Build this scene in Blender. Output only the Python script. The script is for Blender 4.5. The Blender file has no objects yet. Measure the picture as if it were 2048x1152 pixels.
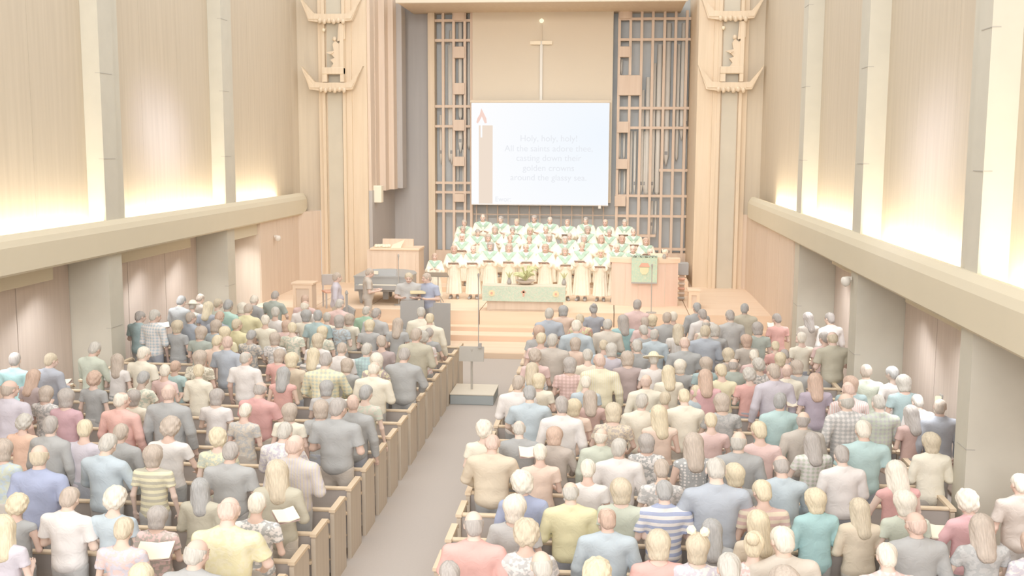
import bpy, math, random
import numpy as np
from mathutils import Vector, Matrix

# ------------------------------------------------------------------ camera, world, lights, exposure
SC = bpy.context.scene
COL = SC.collection
H, FPX, YAW, PIT, ROL, CX = 5.2, 2148.0, .0914, .1296, .0045, 2.77
_cy, _sy = math.cos(YAW), math.sin(YAW)
_F = np.array([-_sy*math.cos(PIT), _cy*math.cos(PIT), -math.sin(PIT)])
_R0 = np.array([_cy, _sy, 0.0]); _U0 = np.cross(_R0, _F)
_R = math.cos(ROL)*_R0+math.sin(ROL)*_U0; _U = -math.sin(ROL)*_R0+math.cos(ROL)*_U0
_C = np.array([CX, 0.0, H])
cam = bpy.data.cameras.new('camera'); cam.sensor_width = 36.0; cam.lens = FPX/2048*36.0
cam.clip_start = .1; cam.clip_end = 300
co = bpy.data.objects.new('camera', cam); COL.objects.link(co)
m = Matrix.Identity(4)
for i in range(3):
    m[i][0] = _R[i]; m[i][1] = _U[i]; m[i][2] = -_F[i]; m[i][3] = _C[i]
co.matrix_world = m
SC.camera = co
vs = SC.view_settings
vs.view_transform = 'Standard'; vs.look = 'None'; vs.gamma = 1; vs.use_curve_mapping = False
vs.exposure = 0.0
SC.cycles.max_bounces = 6; SC.cycles.diffuse_bounces = 4; SC.cycles.glossy_bounces = 2
SC.cycles.use_denoising = True
SC.cycles.caustics_reflective = False; SC.cycles.caustics_refractive = False

world = bpy.data.worlds.new('world'); SC.world = world; world.use_nodes = True
bg = world.node_tree.nodes['Background']
bg.inputs[0].default_value = (.985, .99, .97, 1); bg.inputs[1].default_value = 1.5

def area(name, loc, target, sx, sy, power, col, spread=180):
    l = bpy.data.lights.new(name, 'AREA'); l.shape = 'RECTANGLE'; l.size = sx; l.size_y = sy
    l.energy = power; l.color = col; l.spread = math.radians(spread)
    o = bpy.data.objects.new(name, l); COL.objects.link(o); o.location = loc
    o.rotation_euler = (Vector(target)-Vector(loc)).to_track_quat('-Z', 'Y').to_euler()
    return o
# unseen fill lamps added above the chancel, choir and nave to brighten them
area('chancel_fill', (.3, 29.5, 13), (.3, 31.5, 0), 9, 4, 90, (1, .94, .88), 110)
area('choir_fill', (.3, 27.0, 12), (.3, 33.0, 1.5), 6, 2, 50, (1, .95, .86), 70)
for i, yy in enumerate((4.0, 13.0, 22.0)):
    area('nave_fill', (0, yy, 12.4), (0, yy+.001, 0), 12.5, 8.5, 60, (1, .98, .96), 120)
area('rear_fill', (1.5, -13, 9.5), (0.5, 25, 1.5), 13, 6, 1500, (1, .98, .97), 120)  # added lamp behind the camera, fills surfaces that face it
area('chancel_front_fill', (-2.5, 16, 11.5), (-1.0, 37, 4.5), 3, 1.5, 60, (1, .96, .9), 60)  # pair of unseen lamps added to light the chancel from the front
area('chancel_front_fill', (3.0, 16, 11.5), (1.6, 37, 4.5), 3, 1.5, 60, (1, .96, .9), 60)
# the coves behind the two ledges (lamps themselves are built with the ledges)
COVE = []
for side in (-1, 1):
    bays = [(5.5, 13.0), (13.6, 20.25), (21.3, 26.95), (27.7, 32.2)] if side < 0 else [(5.0, 12.95), (13.55, 19.0), (19.75, 25.1), (25.8, 31.3)]
    COVE += [(side, a, b) for a, b in bays]
for s, a, b in COVE:
    area('cove_light', (s*7.2, (a+b)/2, 3.42), (s*7.47, (a+b)/2, 4.1), .12, 1, 1, (1, .90, .70))
    o = COL.objects[-1]; o.data.size = b-a-.1; o.data.size_y = .12; o.data.energy = 19*(b-a)
    up = Vector((s*.35, 0, 1)).normalized(); X = Vector((0, 1, 0)); Z = -up; Y = Z.cross(X)
    o.rotation_euler = Matrix((X, Y, Z)).transposed().to_euler()
# fill lamps added below the ledges to lift the side aisles
for s, ys in ((-1, (10.0, 16.5, 18.5, 23.0, 25.2, 28.5)), (1, (8.0, 11.2, 15.5, 17.5, 21.5, 23.5))):
    for y in ys: area('aisle_fill', (s*7.3, y, 2.6), (s*7.4, y+.3, 0), .3, 1.2, 14, (.95, .98, 1), 115)
# cool daylight falling on the upper wall panels from high windows opposite
area('window_light', (3.0, 21.0, 11.5), (-7.4, 23.9, 5.4), 2.2, 1.2, 9, (.70, .74, 1), 12)
area('window_light', (-3.0, 13.0, 11.5), (7.4, 16.4, 5.0), 2.2, 1.2, 9, (.70, .74, 1), 12)

# ------------------------------------------------------------------ helpers
def ray(x, y): return _F+_R*(x-1024)/FPX+_U*(576-y)/FPX
def at(x, y, Y):                       # point of the plane at depth Y seen along a sight line
    d = ray(x, y); t = Y/d[1]; return Vector(_C+d*t)
def atz(x, y, z):
    d = ray(x, y); t = (z-H)/d[2]; return Vector(_C+d*t)
def lin(h):
    h = h.lstrip('#'); v = [int(h[i:i+2], 16)/255 for i in (0, 2, 4)]
    return tuple(c/12.92 if c <= .04045 else ((c+.055)/1.055)**2.4 for c in v)+(1.0,)

def newmat(name):
    m = bpy.data.materials.new(name); m.use_nodes = True
    nt = m.node_tree; b = nt.nodes['Principled BSDF']
    b.inputs['Specular IOR Level'].default_value = .15
    b.inputs['Roughness'].default_value = .75
    return m, nt, b
def N(nt, t, **k):
    n = nt.nodes.new(t)
    for a, v in k.items(): setattr(n, a, v)
    return n
def plain(name, col, rough=.7, var=.04, scale=6, metal=0, spec=.15):
    m, nt, b = newmat(name); c = lin(col)
    tc = N(nt, 'ShaderNodeTexCoord'); no = N(nt, 'ShaderNodeTexNoise'); no.inputs['Scale'].default_value = scale
    mp = N(nt, 'ShaderNodeMapRange'); mp.inputs[3].default_value = 1-var; mp.inputs[4].default_value = 1+var
    mx = N(nt, 'ShaderNodeVectorMath', operation='SCALE'); mx.inputs[0].default_value = c[:3]
    L = nt.links.new
    L(tc.outputs['Object'], no.inputs['Vector']); L(no.outputs[0], mp.inputs[0]); L(mp.outputs[0], mx.inputs['Scale'])
    L(mx.outputs[0], b.inputs['Base Color'])
    b.inputs['Roughness'].default_value = rough; b.inputs['Metallic'].default_value = metal
    b.inputs['Specular IOR Level'].default_value = spec
    return m
def wood(name, c1, c2, axis='Z', scale=9, rough=.55):
    m, nt, b = newmat(name)
    tc = N(nt, 'ShaderNodeTexCoord'); mp = N(nt, 'ShaderNodeMapping'); no = N(nt, 'ShaderNodeTexNoise')
    mp.inputs['Scale'].default_value = {'Z': (scale, scale, scale*.05), 'X': (scale*.05, scale, scale), 'Y': (scale, scale*.05, scale)}[axis]
    no.inputs['Scale'].default_value = 1; no.inputs['Detail'].default_value = 4
    rp = N(nt, 'ShaderNodeValToRGB'); rp.color_ramp.elements[0].position = .3; rp.color_ramp.elements[1].position = .7
    rp.color_ramp.elements[0].color = lin(c1); rp.color_ramp.elements[1].color = lin(c2)
    bp = N(nt, 'ShaderNodeBump'); bp.inputs['Strength'].default_value = .08; bp.inputs['Distance'].default_value = .01
    L = nt.links.new
    L(tc.outputs['Object'], mp.inputs[0]); L(mp.outputs[0], no.inputs['Vector']); L(no.outputs[0], rp.inputs[0])
    L(rp.outputs[0], b.inputs['Base Color']); L(no.outputs[0], bp.inputs['Height']); L(bp.outputs[0], b.inputs['Normal'])
    b.inputs['Roughness'].default_value = rough; b.inputs['Specular IOR Level'].default_value = .25
    return m
def glow(name, col, s=1.0):
    m, nt, b = newmat(name); b.inputs['Base Color'].default_value = (0, 0, 0, 1)
    b.inputs['Emission Color'].default_value = lin(col); b.inputs['Emission Strength'].default_value = s
    b.inputs['Specular IOR Level'].default_value = 0
    return m
def cloth(name, kind):
    """cloth coloured by the object's own colour, with the second colour in the property c2"""
    m, nt, b = newmat(name); L = nt.links.new
    oi = N(nt, 'ShaderNodeObjectInfo'); at2 = N(nt, 'ShaderNodeAttribute', attribute_type='OBJECT', attribute_name='c2')
    tc = N(nt, 'ShaderNodeTexCoord')
    ns = N(nt, 'ShaderNodeTexNoise'); ns.inputs['Scale'].default_value = 9; L(tc.outputs['Object'], ns.inputs['Vector'])
    mp = N(nt, 'ShaderNodeMapRange'); mp.inputs[3].default_value = .93; mp.inputs[4].default_value = 1.05; L(ns.outputs[0], mp.inputs[0])
    fac = None
    if kind == 'stripe':
        w = N(nt, 'ShaderNodeTexWave', bands_direction='Z'); w.inputs['Scale'].default_value = 4.2; w.inputs['Distortion'].default_value = .6; w.inputs['Detail'].default_value = 0
        L(tc.outputs['Object'], w.inputs['Vector']); r = N(nt, 'ShaderNodeMapRange'); r.inputs[1].default_value = .45; r.inputs[2].default_value = .55
        L(w.outputs['Fac'], r.inputs[0]); fac = r.outputs[0]
    elif kind == 'pin':
        w = N(nt, 'ShaderNodeTexWave', bands_direction='X'); w.inputs['Scale'].default_value = 11
        L(tc.outputs['Object'], w.inputs['Vector']); r = N(nt, 'ShaderNodeMapRange'); r.inputs[1].default_value = .5; r.inputs[2].default_value = .9
        L(w.outputs['Fac'], r.inputs[0]); fac = r.outputs[0]
    elif kind == 'plaid':
        w = N(nt, 'ShaderNodeTexWave', bands_direction='X'); w.inputs['Scale'].default_value = 5.5; L(tc.outputs['Object'], w.inputs['Vector'])
        w2 = N(nt, 'ShaderNodeTexWave', bands_direction='Z'); w2.inputs['Scale'].default_value = 5.5; L(tc.outputs['Object'], w2.inputs['Vector'])
        ad = N(nt, 'ShaderNodeMath', operation='ADD'); L(w.outputs['Fac'], ad.inputs[0]); L(w2.outputs['Fac'], ad.inputs[1])
        r = N(nt, 'ShaderNodeMapRange'); r.inputs[1].default_value = .7; r.inputs[2].default_value = 1.6; L(ad.outputs[0], r.inputs[0]); fac = r.outputs[0]
    elif kind in ('floral', 'leopard'):
        v = N(nt, 'ShaderNodeTexNoise'); v.inputs['Scale'].default_value = 24 if kind == 'floral' else 34; v.inputs['Detail'].default_value = 1
        L(tc.outputs['Object'], v.inputs['Vector']); r = N(nt, 'ShaderNodeMapRange'); r.inputs[1].default_value = .47; r.inputs[2].default_value = .55
        L(v.outputs[0], r.inputs[0]); fac = r.outputs[0]
    elif kind == 'dots':
        v = N(nt, 'ShaderNodeTexVoronoi'); v.inputs['Scale'].default_value = 26; v.inputs['Randomness'].default_value = .25; L(tc.outputs['Object'], v.inputs['Vector'])
        r = N(nt, 'ShaderNodeMapRange'); r.inputs[1].default_value = .42; r.inputs[2].default_value = .34; L(v.outputs['Distance'], r.inputs[0]); fac = r.outputs[0]
    elif kind == 'hair':
        mpg = N(nt, 'ShaderNodeMapping'); mpg.inputs['Scale'].default_value = (70, 70, 12); L(tc.outputs['Object'], mpg.inputs[0])
        v = N(nt, 'ShaderNodeTexNoise'); v.inputs['Scale'].default_value = 1; L(mpg.outputs[0], v.inputs['Vector'])
        mp.inputs[3].default_value = .72; mp.inputs[4].default_value = 1.22; L(v.outputs[0], mp.inputs[0])
    src = oi.outputs['Color']
    if fac is not None:
        mx = N(nt, 'ShaderNodeMix', data_type='RGBA'); L(fac, mx.inputs['Factor']); L(oi.outputs['Color'], mx.inputs['A']); L(at2.outputs['Color'], mx.inputs['B'])
        src = mx.outputs['Result']
    if kind == 'skin':
        ca = N(nt, 'ShaderNodeAttribute', attribute_type='GEOMETRY', attribute_name='paint')
        mx = N(nt, 'ShaderNodeMix', data_type='RGBA', blend_type='MULTIPLY'); mx.inputs['Factor'].default_value = 1
        L(src, mx.inputs['A']); L(ca.outputs['Color'], mx.inputs['B']); src = mx.outputs['Result']
    if kind not in ('hair', 'skin'):
        dn = N(nt, 'ShaderNodeTexNoise'); dn.inputs['Scale'].default_value = 7; dn.inputs['Detail'].default_value = 2; dn.inputs['Distortion'].default_value = 1.8
        L(tc.outputs['Object'], dn.inputs['Vector']); bp = N(nt, 'ShaderNodeBump'); bp.inputs['Strength'].default_value = .35; bp.inputs['Distance'].default_value = .03
        L(dn.outputs[0], bp.inputs['Height']); L(bp.outputs[0], b.inputs['Normal'])
    elif kind == 'hair':
        bp = N(nt, 'ShaderNodeBump'); bp.inputs['Strength'].default_value = .6; bp.inputs['Distance'].default_value = .012; L(v.outputs[0], bp.inputs['Height']); L(bp.outputs[0], b.inputs['Normal'])
    sc = N(nt, 'ShaderNodeVectorMath', operation='SCALE'); L(src, sc.inputs[0]); L(mp.outputs[0], sc.inputs['Scale'])
    L(sc.outputs[0], b.inputs['Base Color'])
    b.inputs['Roughness'].default_value = .9 if kind not in ('hair', 'skin') else .6
    b.inputs['Specular IOR Level'].default_value = .1
    return m

M = dict(
    carpet=plain('carpet', '#C3B9B1', .95, .03, 40), carpet_edge=wood('base_board', '#E0C8B0', '#E8D2BC', 'X'),
    step=wood('platform_wood', '#EDD3BA', '#F3DDC6', 'X', 5), stepdk=wood('step_riser', '#E6C9B2', '#ECD2BC', 'X', 5),
    wallwood=wood('upper_wall_wood', '#CEC1AE', '#D6C9B6'), sidewood=wood('lower_wall_wood', '#D0C1B6', '#D8C9BE', 'Z', 12),
    peach=wood('chancel_wood', '#DFCCBA', '#E7D5C4'), peachlt=wood('pillar_wood', '#E0CDB4', '#E8D6BF'),
    pulpit=wood('pulpit_wood', '#EACDBC', '#EED4C5'), pewside=wood('pew_end_wood', '#C6B7A6', '#D2C4B2', 'Z', 14),
    pewcap=wood('pew_cap_wood', '#E4CDB0', '#ECD8BE', 'Y', 10), pewback=wood('pew_back_wood', '#B9B1AC', '#C0B8B3', 'X', 10),
    pewseat=plain('pew_seat_cloth', '#B5AFAC', .9), concrete=plain('pale_concrete', '#D3CEC1', .85, .05, 3),
    ledge=plain('ledge_plaster', '#DDD3BD', .8, .02, 1.5), marble=plain('grey_marble', '#D2CABA', .35, .05, 2, spec=.3),
    dark=plain('dark_recess', '#CDD1D3', .8, .03), darkwood=wood('recess_wood', '#BEB9B6', '#C3BEBB'),
    grille=wood('organ_frame_wood', '#DCC6B3', '#E3CFBD'), grilledk=wood('organ_mullion_wood', '#CDBBAC', '#D4C3B5'),
    pipe=plain('organ_pipe_metal', '#E4E0D8', .4, .03, 3, spec=.4), pipedk=plain('organ_pipe_mouth', '#ABABAB'),
    panel=plain('cross_panel_plaster', '#E0D4C2', .8, .02, 1), metal=plain('pole_metal', '#B4B0AC', .4, .03, spec=.4),
    brass=plain('brass_light', '#F4E6CC', .4, .02, spec=.4), black=plain('black_lacquer', '#AEAEAE', .35, .02, spec=.3),
    blackm=plain('black_fabric', '#B2B1B0', .9, .02), greybox=plain('monitor_grey', '#BBB6AE', .7, .03),
    boxtop=plain('stand_box_top', '#E2D8C8', .8, .02), boxside=plain('stand_box_side', '#A9AFB0', .8, .02),
    paper=plain('paper', '#F7EFDC', .9, .01), book=plain('hymnal_cover', '#B9A29C', .8, .02), folder=plain('folder_cover', '#AFA19C', .8, .02),
    yellowbook=plain('yellow_book_cover', '#DED0AC', .8), green=cloth('altar_green', 'floral'), flower=plain('embroidered_flower', '#F3E1BC', .9),
    redflower=plain('embroidered_red', '#E2B4A0', .9), leaf=plain('fern_leaf', '#CFD0A4', .8, .12, 12), pot=plain('ceramic_bowl', '#D6C8BC', .6),
    keys=plain('ivory_keys', '#EFE6D6', .4), screen=glow('projected_light', '#FEFEFF'), picture=glow('projected_picture', '#FEFEFF'), scrtext=glow('projected_text', '#E9EBF0'),
    scrcandle=glow('projected_candle', '#F1E0D0'), scrflame=glow('projected_flame', '#F8D8CC'), scrblue=glow('projected_blue', '#F8FCFF'),
    lampglow=glow('lamp_glow', '#FFF3D0', 1.2), covetube=glow('cove_tube', '#FFE9B8', 3.0), white=plain('white_plastic', '#E8E2DA', .5),
)
for k in ('none', 'stripe', 'pin', 'plaid', 'floral', 'leopard', 'dots', 'hair', 'skin'):
    M['c_'+k] = cloth('cloth_'+k, k)

# the projected picture itself: white, faintly blue towards its upper right
_nt = M['picture'].node_tree; _tc = N(_nt, 'ShaderNodeTexCoord'); _vd = N(_nt, 'ShaderNodeVectorMath', operation='DISTANCE'); _vd.inputs[1].default_value = (4.6, 0, 2.4)
_mr = N(_nt, 'ShaderNodeMapRange'); _mr.inputs[1].default_value = 0; _mr.inputs[2].default_value = 4.4; _mc = N(_nt, 'ShaderNodeMix', data_type='RGBA')
_mc.inputs['A'].default_value = lin('#F2F8FF'); _mc.inputs['B'].default_value = lin('#FEFEFF')
_nt.links.new(_tc.outputs['Object'], _vd.inputs[0]); _nt.links.new(_vd.outputs['Value'], _mr.inputs[0]); _nt.links.new(_mr.outputs[0], _mc.inputs['Factor'])
_nt.links.new(_mc.outputs['Result'], _nt.nodes['Principled BSDF'].inputs['Emission Color'])

# mesh building --------------------------------------------------------------
class MB:
    def __init__(s): s.v = []; s.f = []; s.sm = False
    def quadbox(s, pts):               # 8 points: bottom ring then top ring
        n = len(s.v); s.v += [tuple(p) for p in pts]
        s.f += [tuple(n+i for i in q) for q in ((3, 2, 1, 0), (4, 5, 6, 7), (0, 1, 5, 4), (1, 2, 6, 5), (2, 3, 7, 6), (3, 0, 4, 7))]
        return s
    def box(s, x0, x1, y0, y1, z0, z1, b=0):
        if b:
            n = len(s.v)
            def ring(x0, x1, y0, y1, z): return [(x0, y0, z), (x1, y0, z), (x1, y1, z), (x0, y1, z)]
            return s.loft([ring(x0+b, x1-b, y0+b, y1-b, z0), ring(x0, x1, y0, y1, z0+b), ring(x0, x1, y0, y1, z1-b), ring(x0+b, x1-b, y0+b, y1-b, z1)])
        return s.quadbox([(x0, y0, z0), (x1, y0, z0), (x1, y1, z0), (x0, y1, z0), (x0, y0, z1), (x1, y0, z1), (x1, y1, z1), (x0, y1, z1)])
    def loft(s, rings, cap=True):
        n0 = len(s.v); k = len(rings[0])
        for r in rings: s.v += [tuple(p) for p in r]
        for i in range(len(rings)-1):
            for j in range(k):
                a = n0+i*k+j; b = n0+i*k+(j+1) % k
                s.f.append((a, b, b+k, a+k))
        if cap:
            s.f.append(tuple(n0+j for j in reversed(range(k)))); s.f.append(tuple(n0+(len(rings)-1)*k+j for j in range(k)))
        return s
    def prism(s, prof, axis, a, b):    # profile of 2-D points extruded along an axis
        def P(p, t): return {'x': (t, p[0], p[1]), 'y': (p[0], t, p[1]), 'z': (p[0], p[1], t)}[axis]
        return s.loft([[P(p, a) for p in prof], [P(p, b) for p in prof]])
    def lathe(s, prof, c=(0, 0, 0), k=12, a0=0, a1=2*math.pi):
        return s.loft([[(c[0]+r*math.cos(a0+(a1-a0)*j/k), c[1]+r*math.sin(a0+(a1-a0)*j/k), c[2]+z) for j in range(k)] for r, z in prof])
    def tube(s, pts, r, k=8):
        pts = [Vector(p) for p in pts]; rings = []
        for i, p in enumerate(pts):
            d = (pts[min(i+1, len(pts)-1)]-pts[max(i-1, 0)]).normalized()
            u = d.orthogonal().normalized() if abs(d.z) > .99 else d.cross(Vector((0, 0, 1))).normalized(); w = d.cross(u)
            rr = r[i] if isinstance(r, (list, tuple)) else r
            rings.append([p+(u*math.cos(2*math.pi*j/k)+w*math.sin(2*math.pi*j/k))*rr for j in range(k)])
        return s.loft(rings)
    def build(s, name, mat, parent=None, loc=None, rz=0, smooth=False):
        me = bpy.data.meshes.new(name); me.from_pydata([tuple(p) for p in s.v], [], s.f)
        import bmesh
        bm = bmesh.new(); bm.from_mesh(me); bmesh.ops.recalc_face_normals(bm, faces=bm.faces); bm.to_mesh(me); bm.free()
        if smooth: me.shade_smooth()
        me.materials.append(mat)
        return link(name, me, parent, loc, rz)
def link(name, me, parent=None, loc=None, rz=0):
    o = bpy.data.objects.new(name, me); COL.objects.link(o)
    if parent: o.parent = parent
    if loc is not None: o.location = loc
    if rz: o.rotation_euler = (0, 0, rz)
    return o
def tag(o, label=None, cat=None, group=None, kind=None):
    if label: o['label'] = label
    if cat: o['category'] = cat
    if group: o['group'] = group
    if kind: o['kind'] = kind
    return o
def empty(name, loc=(0, 0, 0), rz=0, **k):
    o = bpy.data.objects.new(name, None); COL.objects.link(o); o.location = loc; o.rotation_euler = (0, 0, rz); o.empty_display_size = .1
    return tag(o, **k)
# ------------------------------------------------------------------ the building
S = lambda o: tag(o, kind='structure')
S(MB().box(-8.2, 8.2, -3, 26.15, -.2, 0).build('floor', M['carpet']))
st = S(MB().box(-7.1, 7.1, 26.15, 38.8, -.2, .15).build('floor_chancel', M['step']))
MB().box(-7.1, 7.1, 26.13, 26.15, 0, .13).build('riser', M['carpet_edge'], st)
MB().box(-7.1, 7.1, 27.7, 38.8, .15, .30).build('step', M['step'], st)
MB().box(-7.1, 7.1, 27.685, 27.7, .15, .28).build('riser', M['stepdk'], st)
MB().box(-7.1, 7.1, 28.35, 38.8, .30, .42).build('step', M['step'], st)
MB().box(-7.1, 7.1, 28.335, 28.35, .30, .40).build('riser', M['stepdk'], st)
xs = [-7.1, -5.4, -3.9, -2.3, -.75, 1.42, 2.9, 4.9, 7.1]
for a, b in zip(xs, xs[1:]):
    MB().box(a+.01, b-.01, 28.7, 31.6, .42, .80).build('platform_panel', M['step'], st)
MB().box(-7.1, 7.1, 31.6, 38.8, .42, .80).build('platform_back', M['step'], st)
for y, z in ((32.45, .95), (33.45, 1.12), (34.45, 1.34)):
    MB().box(-2.6, 5.2, y, 38.2, z-.2, z).build('choir_riser', M['step'], st)

PIERS = {-1: [(20.28, 20.87), (26.92, 27.47)], 1: [(13.08, 13.53), (19.15, 19.7), (25.1, 25.7)]}
for s, nm in ((-1, 'left'), (1, 'right')):
    # outer wall under the ledge, and the upper wall over it, each faced with wooden panels
    ys = [-1.0]+[p for pr in PIERS[s] for p in pr]
    w = S(MB().box(*sorted((s*8.0, s*8.3)), -1, 34.5, 0, 3.2).build('wall_'+nm, M['sidewood']))
    bays = [(ys[i], ys[i+1]) for i in range(0, len(ys)-1, 2)]
    for a, b in bays:
        n = max(1, round((b-a)/1.9)); 
        for k in range(n):
            y0, y1 = a+(b-a)*k/n, a+(b-a)*(k+1)/n
            MB().box(*sorted((s*7.93, s*8.0)), y0+.012, y1-.012, .1, 3.1).build('panel', M['sidewood'], w)
        MB().box(*sorted((s*7.6, s*8.0)), a+.3, b-1.2, 2.72, 3.1, .01).build('lower_beam', M['ledge'], w)
    up = S(MB().box(*sorted((s*7.5, s*8.3)), -1, 34.5, 3.2, 11.5).build('wall_upper_'+nm, M['wallwood']))
    last = 32.3 if s < 0 else 31.3
    bays2 = bays+[(ys[-1], last)]
    for a, b in bays2:
        n = max(1, round((b-a)/2.0))
        for k in range(n):
            y0, y1 = a+(b-a)*k/n, a+(b-a)*(k+1)/n
            MB().box(*sorted((s*7.45, s*7.5)), y0+.003, y1-.003, 3.3, 11.4).build('panel', M['wallwood'], up)
    if s > 0:
        fw = S(MB().box(7.1, 7.9, 25.7, 34.6, 0, 3.15).build('wall_front_right', M['peach']))
        for k in range(4): MB().box(7.07, 7.1, 25.72+k*2.2, 25.70+(k+1)*2.2-.015, .05, 3.1).build('panel', M['peach'], fw)
        S(MB().prism([(7.5, 31.3), (7.47, 33.9), (7.42, 34.44), (6.88, 34.5), (6.88, 34.6), (8.3, 34.6), (8.3, 34.5), (8.3, 31.3)], 'z', 3.15, 11.5).build('wall_corner_right', M['wallwood']))
        S(MB().prism([(7.07, 33.0), (7.03, 34.3), (6.88, 34.5), (6.88, 34.6), (7.2, 34.6), (7.2, 33.0)], 'z', .15, 3.15).build('wall_corner_right_low', M['peach']))
    else:
        fw = S(MB().box(-7.9, -7.1, 29.45, 34.6, 0, 3.15).build('wall_front_left', M['peach']))
        for a, b in ((29.47, 31.0), (31.02, 32.6), (32.62, 34.4)): MB().box(-7.1, -7.07, a, b, .3, 3.1).build('panel', M['peach'], fw)
        S(MB().prism([(-7.5, 32.3), (-7.44, 34.0), (-7.36, 34.44), (-6.65, 34.5), (-8.3, 34.5), (-8.3, 32.3)], 'z', 3.15, 11.5).build('wall_corner_left', M['wallwood']))
        S(MB().prism([(-7.07, 33.2), (-6.66, 34.35), (-7.2, 34.6), (-7.2, 33.2)], 'z', .15, 3.15).build('wall_corner_left_low', M['peach']))
        d = S(MB().box(-7.95, -7.86, 27.5, 29.43, 0, 2.75).build('door_1', M['dark']))
        MB().box(-7.86, -7.84, 28.42, 28.47, 0, 2.7).build('leaf_edge', M['darkwood'], d)
        MB().box(-7.84, -7.78, 28.28, 28.34, 1.0, 1.2).build('door_handle', M['metal'], d)
        S(MB().box(-7.9, -7.15, 27.47, 29.45, 2.75, 3.1).build('trim_3', M['ledge']))
    for a, b in PIERS[s]:
        c = S(MB().box(*sorted((s*7.1, s*8.05)), a, b, 0, 11.5, .015).build('column', M['concrete']))
        for z in (1.6, 4.95, 6.6, 8.4): MB().box(*sorted((s*7.094, s*7.2)), a-.004, b-.1, z, z+.012).build('joint', M['greybox'], c)
        MB().box(*sorted((s*7.16, s*7.6)), b, b+.36, 3.3, 11.4).build('side_post', M['concrete'], c)
    # ledge with its light cove
    prof = [(s*6.96, 3.12), (s*7.0, 3.08), (s*8.0, 3.08), (s*8.0, 3.2), (s*7.16, 3.2), (s*7.16, 3.70), (s*7.13, 3.75), (s*7.07, 3.75), (s*7.0, 3.66), (s*6.96, 3.55)]
    if s > 0: prof = prof[::-1]
    L = MB(); rings = []
    for y, dz, dx in ((-1, 0, 0), (32.6, 0, 0), (33.4, 0, .01), (33.85, .06, .03), (34.05, .14, .06)):
        rings.append([(x+s*dx if abs(x) < 7.3 else x, y, z+dz*(1 if z < 3.4 else -.3)) for x, z in prof])
    L.loft(rings); tr = S(L.build('trim_1' if s < 0 else 'trim_2', M['ledge']))
for i, (s, a, b) in enumerate(COVE):
    t = empty('cove_light', (s*7.3, (a+b)/2, 3.2))
    pl = ['behind the camera end', 'nearest bay', 'middle bay', 'farthest bay'][i % 4]
    tag(t, 'fluorescent cove strip hidden behind the %s ledge, %s' % ('left' if s < 0 else 'right', ['bay nearest the camera', 'second bay from the camera', 'third bay from the camera', 'bay nearest the chancel'][i % 4]), 'light', 'cove strips behind the ledges')
    MB().box(-.05, .05, -(b-a)/2+.1, (b-a)/2-.1, 0, .06).build('housing', M['white'], t)
    MB().tube([(0, -(b-a)/2+.12, .09), (0, (b-a)/2-.12, .09)], .02).build('tube', M['covetube'], t)

# chancel back wall, side panels, canopy
S(MB().box(-8.3, 8.3, 38.6, 38.9, .0, 11.5).build('wall_back', M['dark']))
S(MB().box(-6.3, -5.0, 34.62, 38.6, .8, 3.8).build('wall_chancel_left', M['darkwood']))
w = S(MB().box(-6.6, -5.02, 34.62, 38.6, 3.8, 11.5).build('wall_chancel_upper', M['peach']))
ex = [705, 735, 752, 771, 788, 805]
for k in range(1, 5):
    Yk = 34.7+.55*k; x0 = at(ex[k], 300, Yk).x; x1 = at(ex[k+1], 300, Yk).x
    MB().box(x0, x1, Yk, Yk+.7, 3.72+.02*k, 11.4).build('fluted_panel', M['peach'] if k < 4 else M['darkwood'], w)
S(MB().box(-5.6, at(735, 300, 34.5).x, 34.5, 34.9, .8, 11.4).build('wall_arch_left', M['peachlt']))
S(MB().box(at(805, 300, 38.3).x-.8, at(858, 300, 38.3).x, 38.3, 38.6, .8, 11.4).build('wall_recess', M['darkwood']))
S(MB().box(5.40, 5.96, 34.5, 38.6, .8, 11.4).build('wall_arch_right', M['peachlt']))
cn = S(MB().box(-4.25, 5.05, 35.3, 38.5, 9.86, 10.1).build('ceiling_canopy', M['peachlt']))
MB().box(-4.3, 5.1, 35.25, 35.35, 9.84, 10.14, .02).build('edge_strip', M['panel'], cn)

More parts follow.
